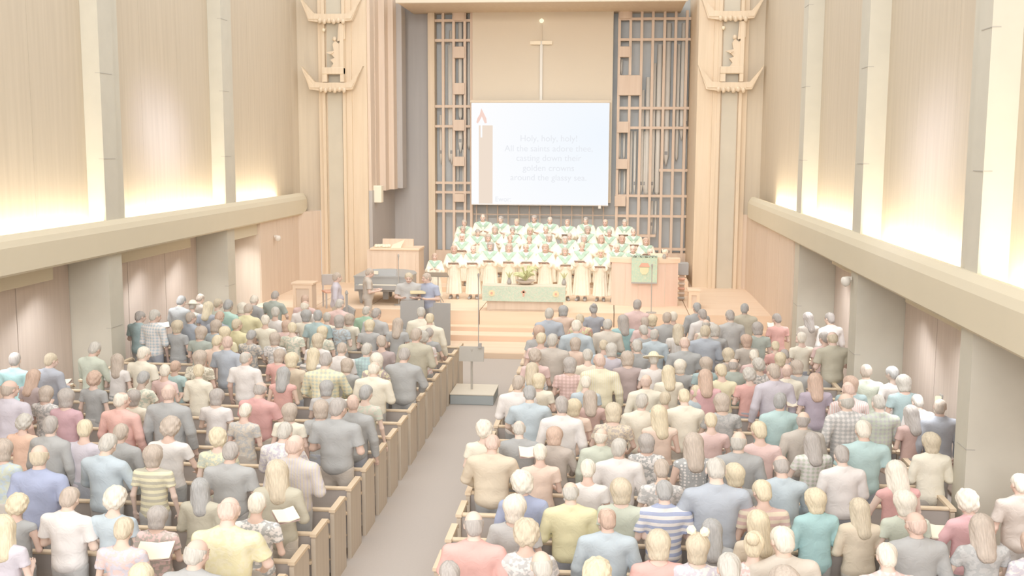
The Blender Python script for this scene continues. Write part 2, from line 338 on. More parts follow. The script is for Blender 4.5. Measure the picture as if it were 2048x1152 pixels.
S(MB().box(4.9, 6.0, 34.9, 38.9, 11.3, 11.5).build('ceiling_chancel_right', M['dark']))
S(MB().box(-6.6, -3.6, 34.9, 38.9, 11.3, 11.5).build('ceiling_chancel_left', M['dark']))
def ornament_column(s):
    cx = -6.12 if s < 0 else 6.40
    hw = .53
    c = S(MB().box(cx-hw, cx+hw, 34.42, 34.9, 0, 11.4).build('column_wood', M['peachlt']))
    MB().box(cx-.25, cx+.23, 34.38, 34.42, .15, 11.3).build('marble_inlay', M['marble'], c)
    for dx in (-.36, .30): MB().box(cx+dx-.04, cx+dx+.06, 34.3, 34.42, .15, 11.3, .01).build('edge_moulding', M['peachlt'], c)
    MB().box(cx-hw, cx-hw+.14, 34.36, 34.42, .15, 11.3, .01).build('edge_moulding', M['peachlt'], c)
    who = 'left' if s < 0 else 'right'
    for j, z0 in enumerate((6.98, 9.12)):
        g = empty('horned_bracket', (cx, 34.18, z0))
        tag(g, 'pale carved bracket with upswept horn ends on the %s wooden pillar, %s of the two' % (who, 'lower' if j == 0 else 'upper'), 'wall carving', 'horned brackets on the pillars')
        pr = [(-.86, .05), (-1.16, .78), (-.66, .28), (-.40, .26), (.42, .26), (.64, .28), (1.12, .78), (.72, .05), (.45, .03), (.3, .0), (-.45, .0)]
        pr = [(x*.88, z) for x, z in pr]; MB().prism(pr, 'y', -.10, .10).build('crossbar', M['peachlt'], g)
        MB().prism([(-.73, .1), (-.99, .68), (-.64, .22), (-.42, .2), (-.42, .1)], 'y', -.13, -.10).build('horn_face', M['peachlt'], g)
        MB().prism([(.45, .1), (.45, .2), (.62, .22), (.95, .68), (.62, .1)], 'y', -.13, -.10).build('horn_face', M['peachlt'], g)
        for k in range(6):
            MB().lathe([(.005, -.09), (.05, -.07), (.065, 0), (.05, .06), (.005, .08)], (-.38+k*.15, -.12, .05-.03*(k % 2)), 8).build('carved_boss', M['peachlt'], g, smooth=True)
        if j == 0:
            MB().box(-.34, .36, -.10, .1, .52, .74, .02).build('top_block', M['peachlt'], g)
            MB().box(-.34, -.18, -.08, .1, .28, .52).build('side_post', M['peachlt'], g)
            MB().box(.24, .36, -.08, .1, .28, 2.1).build('side_post', M['peachlt'], g)
            # the carved figure in the frame between the brackets
            f = MB().prism([(.24, .74), (-.06, .74), (.02, .86), (-.08, .98), (.06, 1.04), (-.02, 1.12), (-.14, 1.22), (.04, 1.26), (.0, 1.46), (.08, 1.58), (.2, 1.48), (.24, 1.52)], 'y', -.12, .02)
            fo = f.build('carved_figure', M['peachlt'], None, (cx, 34.26, z0))
            tag(fo, 'small carved wooden figure standing above the lower bracket of the %s pillar' % who, 'carving', 'carved figures on the pillars')
            MB().prism([(-.06, 1.14), (-.2, 1.2), (-.06, 1.24), (.04, 1.2)], 'y', -.17, -.1).build('arm', M['peachlt'], fo)
            MB().lathe([(.01, -.07), (.06, -.04), (.07, 0), (.05, .06), (.01, .08)], (.07, -.12, 1.62), 8).build('head', M['peachlt'], fo, smooth=True)
            MB().prism([(.16, 1.55), (.4, 1.62), (.4, 2.1), (.2, 2.1)], 'y', -.12, -.0).build('wing', M['peachlt'], fo)
            MB().lathe([(.01, -.06), (.05, -.03), (.06, 0), (.05, .05), (.01, .06)], (-.28, -.1, 1.9), 8).build('lamp_knob', M['brass'], fo, smooth=True)
ornament_column(-1); ornament_column(1)

# ------------------------------------------------------------------ organ case
def V(x, Y): return at(x, 300, Y).x
def Z(y, Y): return at(1080, y, Y).z
oc = empty('organ_case', (.9, 38.2, .8)); tag(oc, 'tall wooden organ case of square lattice with grey pipes behind the choir', 'organ')
def opart(mb, name, mat, smooth=False):
    o = mb.build(name, mat, oc, smooth=smooth); o.matrix_parent_inverse = Matrix.Translation((-.9, -38.2, -.8)); return o
Yo = 38.05
opart(MB().box(-3.72, 5.75, 38.5, 38.58, .8, 9.9), 'backing', M['dark'])
opart(MB().box(-3.72, 5.75, Yo-.05, 38.4, .8, 1.55), 'base_panel', M['grille'])
opart(MB().box(V(858, Yo), V(871, Yo), Yo-.15, 38.4, .8, 9.9, .01), 'end_post', M['peachlt'])
opart(MB().box(V(1388, Yo), V(1399, Yo), Yo-.15, 38.4, .8, 9.9, .01), 'end_post', M['grille'])
for x in (887, 908, 930, 943, 1235, 1257, 1279, 1301, 1324, 1346, 1368):
    opart(MB().box(V(x, Yo)-.045, V(x, Yo)+.045, Yo-.05, Yo+.12, 1.55, 9.9), 'mullion', M['grille'])
for k in range(13):
    x = 952+k*21.4
    opart(MB().box(V(x, Yo)-.02, V(x, Yo)+.02, Yo+.1, Yo+.15, 1.5, 3.3), 'mullion', M['grilledk'])
opart(MB().box(V(945, Yo), V(1235, Yo), Yo+.12, Yo+.17, Z(430, Yo)-.02, Z(430, Yo)+.02), 'rail', M['grilledk'])
def rail(x0, x1, y):
    z = Z(y, Yo)-(.0 if x0 < 1000 else .0)
    opart(MB().box(V(x0, Yo), V(x1, Yo), Yo-.03, Yo+.10, z-.045, z+.045), 'rail', M['grille'])
for y in (40, 80, 213, 253, 386, 424): rail(870, 945, y)
rail(870, 945, 367)
for y in (39, 80, 216, 255, 390, 430): rail(1232, 1390, y)
rail(1319, 1390, 339); rail(1275, 1315, 469); rail(1300, 1390, 495)
for x0, x1, y0, y1 in ((908, 930, 18, 41), (908, 930, 93, 116), (908, 930, 166, 189), (908, 930, 240, 262), (908, 930, 314, 333), (908, 930, 389, 405),
                       (1235, 1257, 18, 39), (1235, 1257, 94, 115), (1235, 1279, 151, 191), (1234, 1256, 243, 265), (1233, 1255, 317, 337), (1231, 1253, 390, 411)):
    opart(MB().box(V(x0, Yo), V(x1, Yo), Yo-.12, Yo+.25, Z(y1, Yo), Z(y0, Yo), .01), 'wind_chest_block', M['grille'])
for i, (x, y0, y1, r) in enumerate(((882, 230, 330, .05), (899, 90, 322, .05), (903, 60, 330, .07), (921, 12, 240, .08), (921, 242, 307, .09), (938, 12, 299, .06), (916, 300, 390, .03), (926, 300, 390, .03),
                       (1283, 180, 390, .07), (1294, 155, 390, .08), (1305, 127, 390, .08), (1315.5, 90, 390, .09), (1332, 48, 330, .10), (1353, 90, 320, .06), (1362, 48, 280, .08), (1381, 48, 335, .10), (1371, 200, 270, .05),
                       (1262, 262, 390, .05), (1270, 262, 390, .05), (1239, 262, 318, .04), (1248, 262, 318, .04), (1240, 340, 390, .04), (1250, 340, 390, .04), (1281, 395, 430, .05), (1306, 400, 470, .05), (1314, 400, 470, .04),
                       (1290, 262, 390, .05), (1298, 262, 390, .05), (1240, 120, 150, .04), (1325, 90, 330, .05))):
    zt, zb = Z(y0, 38.3), Z(y1, 38.3); X = V(x, 38.3)
    if zt-zb > 1.2 and i % 2 == 0 or i in (4,):
        opart(MB().lathe([(.01, zb), (r*.45, zb+.12), (r*1.05, zb+.35), (r, zb+.4), (r, zt), (r*.8, zt)], (X, 38.3, 0), 10), 'pipe', M['pipe'], True)
        opart(MB().box(X-r*.55, X+r*.55, 38.3-r*1.06, 38.3-r*.7, zb+.38, zb+.5), 'pipe_mouth', M['pipedk'])
    else:
        opart(MB().lathe([(r*.3, zb), (r, zb+.15), (r, zt), (r*.8, zt)], (X, 38.3, 0), 10), 'pipe', M['pipe'], True)
# flat plaster panel with the thin cross, and the projection screen in front of it
S(MB().box(V(945, 37.9), V(1223, 37.9), 37.9, 38.0, 3.3, 9.87).build('wall_panel', M['panel']))
cr = empty('cross', (.27, 37.84, 6.6)); tag(cr, 'slim metal cross with lit arms on the tan panel above the projection screen', 'cross')
def crp(mb, n, mt):
    o = mb.build(n, mt, cr); o.matrix_parent_inverse = Matrix.Translation((-.27, -37.75, -6.6))
zc = Z(85, 37.75); crp(MB().box(.24, .33, 37.72, 37.78, 6.45, zc+.05), 'upright', M['pipe'])
crp(MB().box(-.10, .26, 37.68, 37.80, zc-.07, zc+.06, .01), 'arm', M['brass']); crp(MB().box(.31, .66, 37.68, 37.80, zc-.07, zc+.06, .01), 'arm', M['brass'])
crp(MB().box(.265, .30, 37.73, 37.77, zc+.05, Z(45, 37.75)), 'upper_rod', M['panel'])
crp(MB().lathe([(.01, -.08), (.06, -.05), (.085, 0), (.06, .05), (.01, .08)], (.285, 37.75, Z(41, 37.75)), 10), 'finial', M['lampglow'])

Ys = 37.55
a, b = at(943, 408, Ys), at(1219, 206, Ys)
ps = empty('projection_screen', (a.x, Ys, a.z)); tag(ps, 'white projection screen showing hymn words and a candle above the choir', 'screen')
W, HH = b.x-a.x, b.z-a.z
MB().box(0, W, 0, .03, 0, HH).build('screen_surface', M['picture'], ps)
MB().box(-.008, W+.008, .03, .07, -.03, HH+.03).build('screen_border', M['white'], ps)
MB().box(-.05, W+.05, -.02, .09, HH, HH+.1, .02).build('roller_case', M['panel'], ps)
for q in (.1, .9): MB().box(W*q-.03, W*q+.03, .09, .36, HH+.02, HH+.08).build('mount_bracket', M['white'], ps)
MB().box(W*.93, W*.95, .0, .02, -.12, 0).build('pull_tab', M['white'], ps)
k = W/276.0
def sx(x): return (x-943)*k
def sy(y): return (408-y)*k
MB().box(sx(958), sx(986), -.006, 0, 0.02, sy(250)).build('candle', M['scrcandle'], ps)
MB().box(sx(961.5), sx(965), -.012, -.006, sy(274), sy(246)).build('candle_wick', M['screen'], ps)
def flame(pts, n, mt, d): MB().prism([(sx(x), sy(y)) for x, y in pts], 'y', -d, -.001).build(n, mt, ps)
flame([(963, 216), (968, 226), (973, 236), (974, 245), (970, 246), (964, 232), (960, 240), (956, 246), (953, 244), (955, 236), (960, 228)], 'flame', M['scrflame'], .008)
def text(s, cx, cyy, size, align='CENTER'):
    cu = bpy.data.curves.new('text_line', 'FONT'); cu.body = s; cu.size = size; cu.align_x = align; cu.align_y = 'CENTER'; cu.extrude = .002
    cu.materials.append(M['scrtext'])
    o = bpy.data.objects.new('text_line', cu); COL.objects.link(o); o.parent = ps
    bpy.context.view_layer.update()
    me = bpy.data.meshes.new_from_object(o.evaluated_get(bpy.context.evaluated_depsgraph_get())); bpy.data.objects.remove(o)
    o = link('text_line', me, ps); o.location = (sx(cx), -.012, sy(cyy)); o.rotation_euler = (math.pi/2, 0, 0); o['kind'] = 'stuff'
for s, y in (('Holy, holy, holy!', 276), ('All the saints adore thee,', 296), ('casting down their', 315), ('golden crowns', 335), ('around the glassy sea.', 354)):
    text(s, 1099, y, 17.5*k)
text('Ewor:', 991, 398, 14*k, 'LEFT')

# ------------------------------------------------------------------ chancel furniture
def thing(name, loc, label, cat, rz=0, group=None): return tag(empty(name, loc, rz), label, cat, group)
# communion table
t = thing('communion_table', (.45, 29.05, .8), 'pale wooden communion table in front of the choir under a green frontal', 'table')
MB().box(-1.0, 1.05, -.25, .25, 0, .42).build('base', M['peach'], t)
MB().box(-.9, .95, -.27, -.25, .04, .40).build('base_panel', M['peach'], t)
MB().box(-1.12, 1.14, -.32, .32, .42, .50, .01).build('shelf', M['step'], t)
MB().box(-1.1, 1.12, -.30, .30, .50, .62).build('apron', M['step'], t)
MB().box(-1.13, 1.15, -.34, .34, .62, .68, .01).build('tabletop', M['step'], t)
cl = MB().box(-1.12, 1.14, -.365, -.35, .28, .69).build('altar_frontal', M['green'], None, (.45, 29.05, .8))
cl.color = lin('#D6DDCC'); cl['c2'] = lin('#CBDCCA')[:3]; tag(cl, 'green altar frontal with two embroidered round flowers on the communion table', 'cloth')
MB().box(-1.13, 1.15, -.36, .2, .69, .70).build('top_panel', M['panel'], cl)
for dx in (-.86, .88):
    e = MB(); e.lathe([(.001, -.0), (.085, 0), (.085, .015), (.001, .015)], (0, 0, 0), 12); e.v = [(x+dx, -.37-z, y+.5) for x, y, z in e.v]; e.build('round_flower', M['flower'], cl)
    e = MB(); e.lathe([(.001, -.0), (.035, 0), (.035, .015), (.001, .015)], (0, 0, 0), 8); e.v = [(x+dx, -.385-z, y+.5) for x, y, z in e.v]; e.build('flower_centre', M['redflower'], cl)
MB().box(-.02, .03, -.378, -.365, .42, .6).build('embroidered_cross', M['redflower'], cl)
MB().box(-.06, .07, -.378, -.365, .52, .56).build('embroidered_cross', M['redflower'], cl)
# bowl with a fern
t = thing('potted_fern', (.45+.02, 29.1, 1.50), 'green fern in a pale bowl at the middle of the communion table', 'plant')
MB().lathe([(.10, 0), (.2, .05), (.27, .12), (.25, .12), (.1, .08)], (0, 0, 0), 16).build('bowl', M['pot'], t, smooth=True)
rnd = random.Random(4)
for i in range(16):
    a = i*2.4; l = rnd.uniform(.22, .4); h = rnd.uniform(.15, .42); fr = MB()
    p = [Vector((math.cos(a)*l*u, math.sin(a)*l*u, .1+h*math.sin(u*2.2))) for u in (0, .3, .6, .85, 1)]
    fr.tube(p, [.012, .03, .04, .025, .004], 4); fr.build('frond', M['leaf'], t)
for X, nm in ((-.42, 'left'), (1.08, 'right')):
    t = thing('flower_vase', (.45+X, 29.05, 1.50), 'small dark vase at the %s of the fern on the communion table' % nm, 'vase', 0, 'vases on the communion table')
    MB().lathe([(.04, 0), (.07, .05), (.05, .12), (.03, .16), (.045, .18)], (0, 0, 0), 10).build('vase_body', M['metal'], t, smooth=True)
    for q in range(4): MB().tube([(0, 0, .15), (.05*math.cos(q*1.6), .05*math.sin(q*1.6), .28), (.1*math.cos(q*1.6), .1*math.sin(q*1.6), .34)], [.006, .02, .004], 4).build('sprig', M['leaf'], t)

# pulpit, curved front
t = thing('pulpit', (3.75, 30.3, .8), 'wide curved pink-toned wooden pulpit at the right of the choir', 'pulpit')
def arc(r, z, k=10): return [(-.93+1.86*j/k, -.25*math.cos((j/k-.5)*math.pi)*r, z) for j in range(k+1)]
def slab(z0, z1, g):
    f = [(x*g, y-.0, 0) for x, y, _ in arc(g, 0)]; back = [(.93*g, .35), (-.93*g, .35)]
    pr = [(x, y) for x, y, _ in f]+back
    return MB().prism(pr, 'z', z0, z1)
slab(0, 1.22, 1).build('front', M['pulpit'], t)
slab(1.22, 1.34, 1.06).build('top_rail', M['step'], t)
for i in range(1, 5): 
    x = -.93+1.86*i/5; y = -.25*math.cos((i/5-.5)*math.pi)
    MB().box(x-.008, x+.008, y-.012, y+.01, .02, 1.2).build('seam', M['peach'], t)
MB().quadbox([(.15, -.1, 1.34), (.6, -.1, 1.34), (.6, .3, 1.42), (.15, .3, 1.42), (.15, -.1, 1.38), (.6, -.1, 1.38), (.6, .3, 1.46), (.15, .3, 1.46)]).build('reading_desk', M['step'], t)
cl = MB().box(-.35, .36, -.30, -.275, .70, 1.40).build('pulpit_banner', M['green'], None, (3.72, 30.25, .8)); cl.color = lin('#C6DCC8'); cl['c2'] = lin('#D2DDC6')[:3]
tag(cl, 'green fringed banner with a cup emblem hanging on the pulpit front', 'banner')
MB().box(-.36, .37, -.31, .1, 1.40, 1.415).build('top_fold', M['green'], cl).color = lin('#D2DFCC')
MB().box(-.35, .36, -.305, -.27, .66, .70).build('fringe', M['metal'], cl)
MB().prism([(-.12, 1.12), (-.11, 1.0), (-.05, .92), (.05, .92), (.12, 1.0), (.13, 1.12)], 'y', -.315, -.3).build('cup_emblem', M['flower'], cl)
MB().prism([(-.15, 1.13), (-.08, 1.24), (.1, 1.24), (.16, 1.13)], 'y', -.315, -.3).build('flame_emblem', M['redflower'], cl)
for nm, X in (('white_flower', 4.28),):
    t = thing('flower_vase', (X, 30.2, 2.14), 'small white flowers in a dark vase on the pulpit top', 'vase')
    MB().lathe([(.04, 0), (.06, .06), (.03, .14)], (0, 0, 0), 8).build('vase_body', M['metal'], t)
    for q in range(5): MB().tube([(0, 0, .1), (.04*math.cos(q*1.3), .04*math.sin(q*1.3), .2), (.07*math.cos(q*1.3), .05*math.sin(q*1.3), .27)], [.008, .035, .01], 5).build('bloom', M['paper'], t)

def cabinet(x0, x1, Y, zt, label, zb):
    t = thing('lectern_cabinet', ((x0+x1)/2, Y, zb), label, 'lectern', 0, 'panelled lecterns beside the pillars'); w = (x1-x0)/2
    MB().box(-w+.04, w-.04, 0, .4, 0, zt-zb-.06).build('body', M['peach'], t)
    MB().box(-w, w, -.05, .45, zt-zb-.06, zt-zb, .01).build('top', M['step'], t)
    for dx in (-w+.04, w-.12): MB().box(dx, dx+.08, -.03, 0, 0, zt-zb-.06).build('frame_rail', M['step'], t)
    MB().box(-w+.12, w-.12, -.03, 0, zt-zb-.16, zt-zb-.06).build('frame_rail', M['step'], t)
cabinet(at(583, 565, 27.9).x, at(627, 565, 27.9).x, 27.9, at(605, 565, 27.9).z, 'panelled wooden lectern standing before the left pillar', .30)
cabinet(4.92, 5.30, 29.9, 1.33, 'narrow panelled wooden post cabinet right of the pulpit', .8)
t = thing('equipment_rack', (4.75, 31.4, .8), 'dark box of equipment standing between pulpit and right pillar', 'rack')
MB().box(-.02, .3, 0, .4, .75, 1.1, .01).build('monitor', M['black'], t); MB().box(.05, .2, .1, .25, 0, .75).build('stand', M['peach'], t)
for k in range(5): MB().box(0, .2, -.12, 0, .05+k*.14, .12+k*.14, .02).build('shelf_item', [M['metal'], M['pot'], M['redflower'], M['pot'], M['redflower']][k], t)

# organ console
t = thing('organ_console', (-4.0, 33.1, .8), 'light wooden organ console in front of the dark recess', 'organ console')
MB().box(-.85, .80, 0, .9, 0, 1.2).build('case', M['peach'], t)
MB().box(-.75, .82, -.04, .94, 1.2, 1.27, .01).build('top', M['step'], t)
MB().box(-.7, .1, -.03, 0, .1, 1.1).build('back_panel', M['peach'], t); MB().box(.14, .7, -.03, 0, .1, 1.1).build('back_panel', M['peach'], t)
MB().box(-.5, .5, .7, .8, 1.27, 1.5).build('music_desk', M['peach'], t)
t = thing('flower_arrangement', (-4.3, 33.3, 2.07), 'small white flowers lying on the organ console', 'flowers')
for q in range(6): MB().lathe([(.01, 0), (.06, .02), (.05, .09), (.01, .1)], (.08*q-.3, .04*(q % 3), 0), 8).build('bloom', M['paper'], t)
MB().quadbox([(.2, -.1, 0), (.5, -.05, 0), (.5, .1, 0), (.2, .1, 0), (.25, -.1, .1), (.62, -.05, .25), (.6, .1, .25), (.25, .1, .1)]).build('leaflet', M['paper'], t)

# grand piano
t = thing('grand_piano', (-3.62, 30.3, .8), 'black grand piano with raised music desk left of the choir', 'piano')
out = [(-.80, -.70), (.76, -.70), (.80, .25), (.64, .8), (.27, 1.12), (-.16, 1.22), (-.53, 1.12), (-.80, .74)]
MB().prism(out, 'z', .36, .76).build('case', M['black'], t)
MB().prism([(x*1.02, y*1.02) for x, y in out], 'z', .76, .80).build('lid', M['black'], t)
MB().box(-.74, .70, -.92, -.68, .44, .56).build('key_bed', M['black'], t); MB().box(-.64, .60, -.90, -.72, .56, .575).build('keyboard', M['keys'], t)
MB().quadbox([(-.4, -.45, .80), (.35, -.45, .80), (.35, -.42, .80), (-.4, -.42, .80), (-.4, -.36, .96), (.35, -.36, .96), (.35, -.33, .96), (-.4, -.33, .96)]).build('music_desk', M['black'], t)
MB().box(-.36, -.16, -.48, -.46, .82, .92).build('sheet_music', M['paper'], t)
for X, Y in ((-.64, -.55), (.62, -.55), (-.1, .9)): MB().lathe([(.03, 0), (.05, .05), (.08, .31), (.09, .36)], (X, Y, 0), 8).build('leg', M['black'], t)
MB().box(-.05, .1, -.4, -.3, .1, .36).build('pedal_lyre', M['black'], t)
t = thing('piano_stool', (-4.9, 28.9, .8), 'dark wooden chair behind the men at the left of the chancel', 'chair', .5)
MB().box(-.22, .22, -.22, .22, .42, .47, .01).build('seat', M['redflower'], t); MB().box(-.22, .22, .18, .22, .6, .9, .01).build('backrest', M['darkwood'], t)
for X in (-.19, .19):
    for Y in (-.19, .19): MB().box(X-.02, X+.02, Y-.02, Y+.02, 0, .42 if Y < 0 else .9).build('leg', M['darkwood'], t)

def music_stand(X, Y, z, rz, label, hh=1.1, w=.5, mat='black', tilt=.25):
    t = thing('music_stand', (X, Y, z), label, 'music stand', rz, 'music stands')
    MB().tube([(0, 0, .25), (0, 0, hh)], .014).build('pole', M[mat], t)
    for a in (0, 2.1, 4.2): MB().tube([(0, 0, .3), (.25*math.cos(a), .25*math.sin(a), .01)], .01, 5).build('leg', M[mat], t)
    MB().quadbox([(-w/2, -.02, hh-.02), (w/2, -.02, hh-.02), (w/2, 0, hh-.02), (-w/2, 0, hh-.02), (-w/2, tilt, hh+.14), (w/2, tilt, hh+.14), (w/2, tilt+.02, hh+.14), (-w/2, tilt+.02, hh+.14)]).build('desk', M[mat], t)
    MB().box(-w/2, w/2, -.06, 0, hh-.03, hh-.015).build('lip', M[mat], t)
    return t
p = at(875, 547, 29.9); music_stand(p.x, 30.0, .8, math.pi, 'black music stand before the robed singer beside the piano', p.z-.88, .62, 'black', .34)
# black screens by the two song leaders
def shield(x0, x1, x2, Y, y0, y1, label):
    a = at(x0, 600, Y).x; b = at(x1, 600, Y).x; zt = at(850, y0, Y).z; t = thing('stage_monitor', ((a+b)/2, Y, .15), label, 'stage screen', 0, 'black stage screens'); w = (b-a)/2
    MB().quadbox([(-w, 0, .06), (w, x2, .06), (w, x2+.05, .06), (-w, .05, .06), (-w, .03, zt-.15), (w, x2+.03, zt-.15+.03), (w, x2+.08, zt-.12), (-w, .08, zt-.15)]).build('screen_panel', M['blackm'], t)
    for X, Y2 in ((-w+.08, 0), (w-.08, x2)): MB().box(X-.03, X+.03, Y2-.12, Y2+.2, 0, .06).build('foot', M['black'], t)
shield(800, 846, .1, 26.95, 604, 660, 'wide black stage screen in front of the man in grey')
shield(866, 903, -.25, 26.95, 606, 665, 'black stage screen leaning outward at the top of the aisle steps')
t = thing('speaker_wedge', (-2.35, 26.75, .15), 'slanted black monitor wedge between the two black stage screens', 'speaker')
MB().quadbox([(-.25, -.1, 0), (.3, -.2, 0), (.3, .2, 0), (-.25, .2, 0), (-.25, .1, .45), (.3, .0, .3), (.3, .2, .3), (-.25, .2, .45)]).build('cabinet', M['black'], t)
# instrument and drum stand near the left men
t = thing('double_bass', (-4.05, 27.3, .15), 'dark stringed instrument leaning on a stand between the two standing men', 'instrument')
MB().prism([(-.25, .15), (-.28, .45), (-.16, .62), (-.2, .82), (0, .95), (.2, .82), (.16, .62), (.28, .45), (.25, .15), (0, .08)], 'y', -.08, .08).build('body', M['black'], t)
MB().box(-.03, .03, -.11, -.08, .5, 1.25).build('neck', M['metal'], t); MB().lathe([(.01, 0), (.05, .03), (.03, .09), (.005, .12)], (0, -.09, 1.24), 8).build('scroll', M['metal'], t)
MB().tube([(0, 0, 0), (0, 0, .1)], .01, 5).build('spike', M['metal'], t)

def mic(x, yt, yb, Y, label, z0):
    p = at(x, yt, Y); t = thing('microphone_stand', (p.x, Y, z0), label, 'microphone', 0, 'microphone stands')
    h = p.z-z0; MB().tube([(0, 0, 0), (0, 0, h)], .012, 6).build('pole', M['metal'], t)
    MB().lathe([(.14, 0), (.14, .02), (.02, .03)], (0, 0, 0), 12).build('base', M['metal'], t)
    MB().lathe([(.012, h-.02), (.02, h+.08), (.028, h+.12), (.02, h+.16), (.003, h+.17)], (0, 0, 0), 8).build('microphone', M['metal'], t)
mic(957, 560, 690, 26.0, 'thin grey microphone stand at the foot of the chancel steps', 0)
mic(1304, 540, 620, 28.9, 'thin tall microphone stand in front of the pulpit', .8)
mic(797, 520, 600, 29.5, 'microphone on a thin stand beside the piano lid', .8)
# confidence monitor on its box in the aisle
t = thing('aisle_monitor', (0, 21.65, 0), 'grey rectangular monitor on a pole above a low box in the aisle', 'monitor')
p0 = atz(901, 808, 0); p1 = atz(988, 808, 0)
MB().box(p0.x, p1.x, -.40, .55, 0, .20, .01).build('box', M['boxside'], t)
MB().box(p0.x-.01, p1.x+.01, -.41, .56, .20, .225, .005).build('box_top', M['boxtop'], t)
a, b = at(919, 721, 21.7), at(968, 694, 21.7); MB().tube([((a.x+b.x)/2, .05, .2), ((a.x+b.x)/2, .05, b.z-.05)], .022, 8).build('pole', M['greybox'], t)
MB().quadbox([(a.x, -.02, a.z), (b.x, -.02, a.z), (b.x, .02, a.z), (a.x, .02, a.z), (a.x, .06, b.z), (b.x, .06, b.z), (b.x, .1, b.z), (a.x, .1, b.z)]).build('screen_back', M['greybox'], t)
MB().box(b.x-.12, b.x-.05, .02, .08, b.z-.02, b.z+.08).build('clip_lamp', M['metal'], t)
# wall fixtures
for x, y, X, lab in ((1883, 809, 7.93, 'small lit wall sconce low on the right wall'),):
    d = ray(x, y); s = (X-CX)/d[0]; p = _C+d*s
    t = thing('wall_sconce', p, lab, 'wall light'); MB().box(-.09, 0, -.04, .04, -.13, .13, .01).build('shade', M['lampglow'], t); MB().box(-.02, .0, -.06, .06, -.16, .16).build('back_plate', M['metal'], t)
for x, y, X, lab in ((549, 476, -7.05, 'white dome camera under the far end of the left ledge'), (1703, 562, 7.08, 'small white speaker on the middle right pier')):
    d = ray(x, y); s = (X-CX)/d[0]; p = _C+d*s; sg = 1 if X < 0 else -1
    t = thing('dome_camera', p, lab, 'camera'); MB().lathe([(.01, -.1), (.07, -.07), (.09, 0), (.08, .05), (.06, .07)], (sg*.1, 0, 0), 10).build('dome', M['white'], t, smooth=True); MB().box(min(0, sg*.1), max(0, sg*.1), -.03, .03, .02, .08).build('mount', M['white'], t)
p = at(757, 388, 35.1); t = thing('wall_speaker', p, 'bright cream box hanging below the fluted panels left of the organ', 'speaker')
MB().box(-.14, .14, -.2, .1, -.28, .28, .02).build('cabinet', M['paper'], t); MB().box(-.02, .02, .05, .4, .0, .05).build('bracket', M['metal'], t)

# ------------------------------------------------------------------ pews
PY0, PSP = 10.5, .8174
def make_pew(x0, x1):
    g = empty('pew'); w = x1-x0
    MB().box(.05, w-.05, 0, .045, .12, .88).build('backrest', M['pewback'], g)
    MB().box(.05, w-.05, -.02, .055, .88, .915, .008).build('top_rail', M['pewcap'], g)
    MB().box(.05, w-.05, .045, .42, .40, .46, .01).build('seat', M['pewseat'], g)
    MB().box(.05, w-.05, -.09, 0, .58, .61).build('book_rack', M['pewcap'], g)
    MB().box(.05, w-.05, -.02, 0, .28, .30).build('kick_rail', M['pewcap'], g)
    for x in (0, w-.05):
        MB().prism([(-.06, 0), (.50, 0), (.50, .78), (.47, .86), (.42, .89), (-.03, .89), (-.06, .86)], 'x', x, x+.05).build('end_panel', M['pewside'], g)
        MB().prism([(-.07, .89), (.44, .89), (.50, .85), (.52, .88), (.45, .925), (-.07, .925)], 'x', x-.012, x+.062).build('end_cap', M['pewcap'], g)
    return g
def copy_tree(o, parent=None):
    c = o.copy(); COL.objects.link(c)
    if parent: c.parent = parent
    for ch in o.children: copy_tree(ch, c)
    return c
ORD = ['first', 'second', 'third', 'fourth', 'fifth', 'sixth', 'seventh', 'eighth', 'ninth', 'tenth', 'eleventh', 'twelfth', 'thirteenth', 'fourteenth', 'fifteenth', 'sixteenth', 'seventeenth', 'eighteenth', 'nineteenth', 'twentieth']
LEFTX, RIGHTX = -.45, 1.02
for side, x0, x1 in (('left', -6.95, LEFTX), ('right', RIGHTX, 6.95)):
    proto = None
    for i in range(-2, 16):
        o = make_pew(x0, x1) if proto is None else copy_tree(proto)
        proto = proto or o
        o.location = (x0, PY0+PSP*i, 0)
        tag(o, 'wooden pew with light capped ends, %s from the chancel in the %s block' % (ORD[15-i], side), 'pew', 'wooden pews in the %s block' % side)
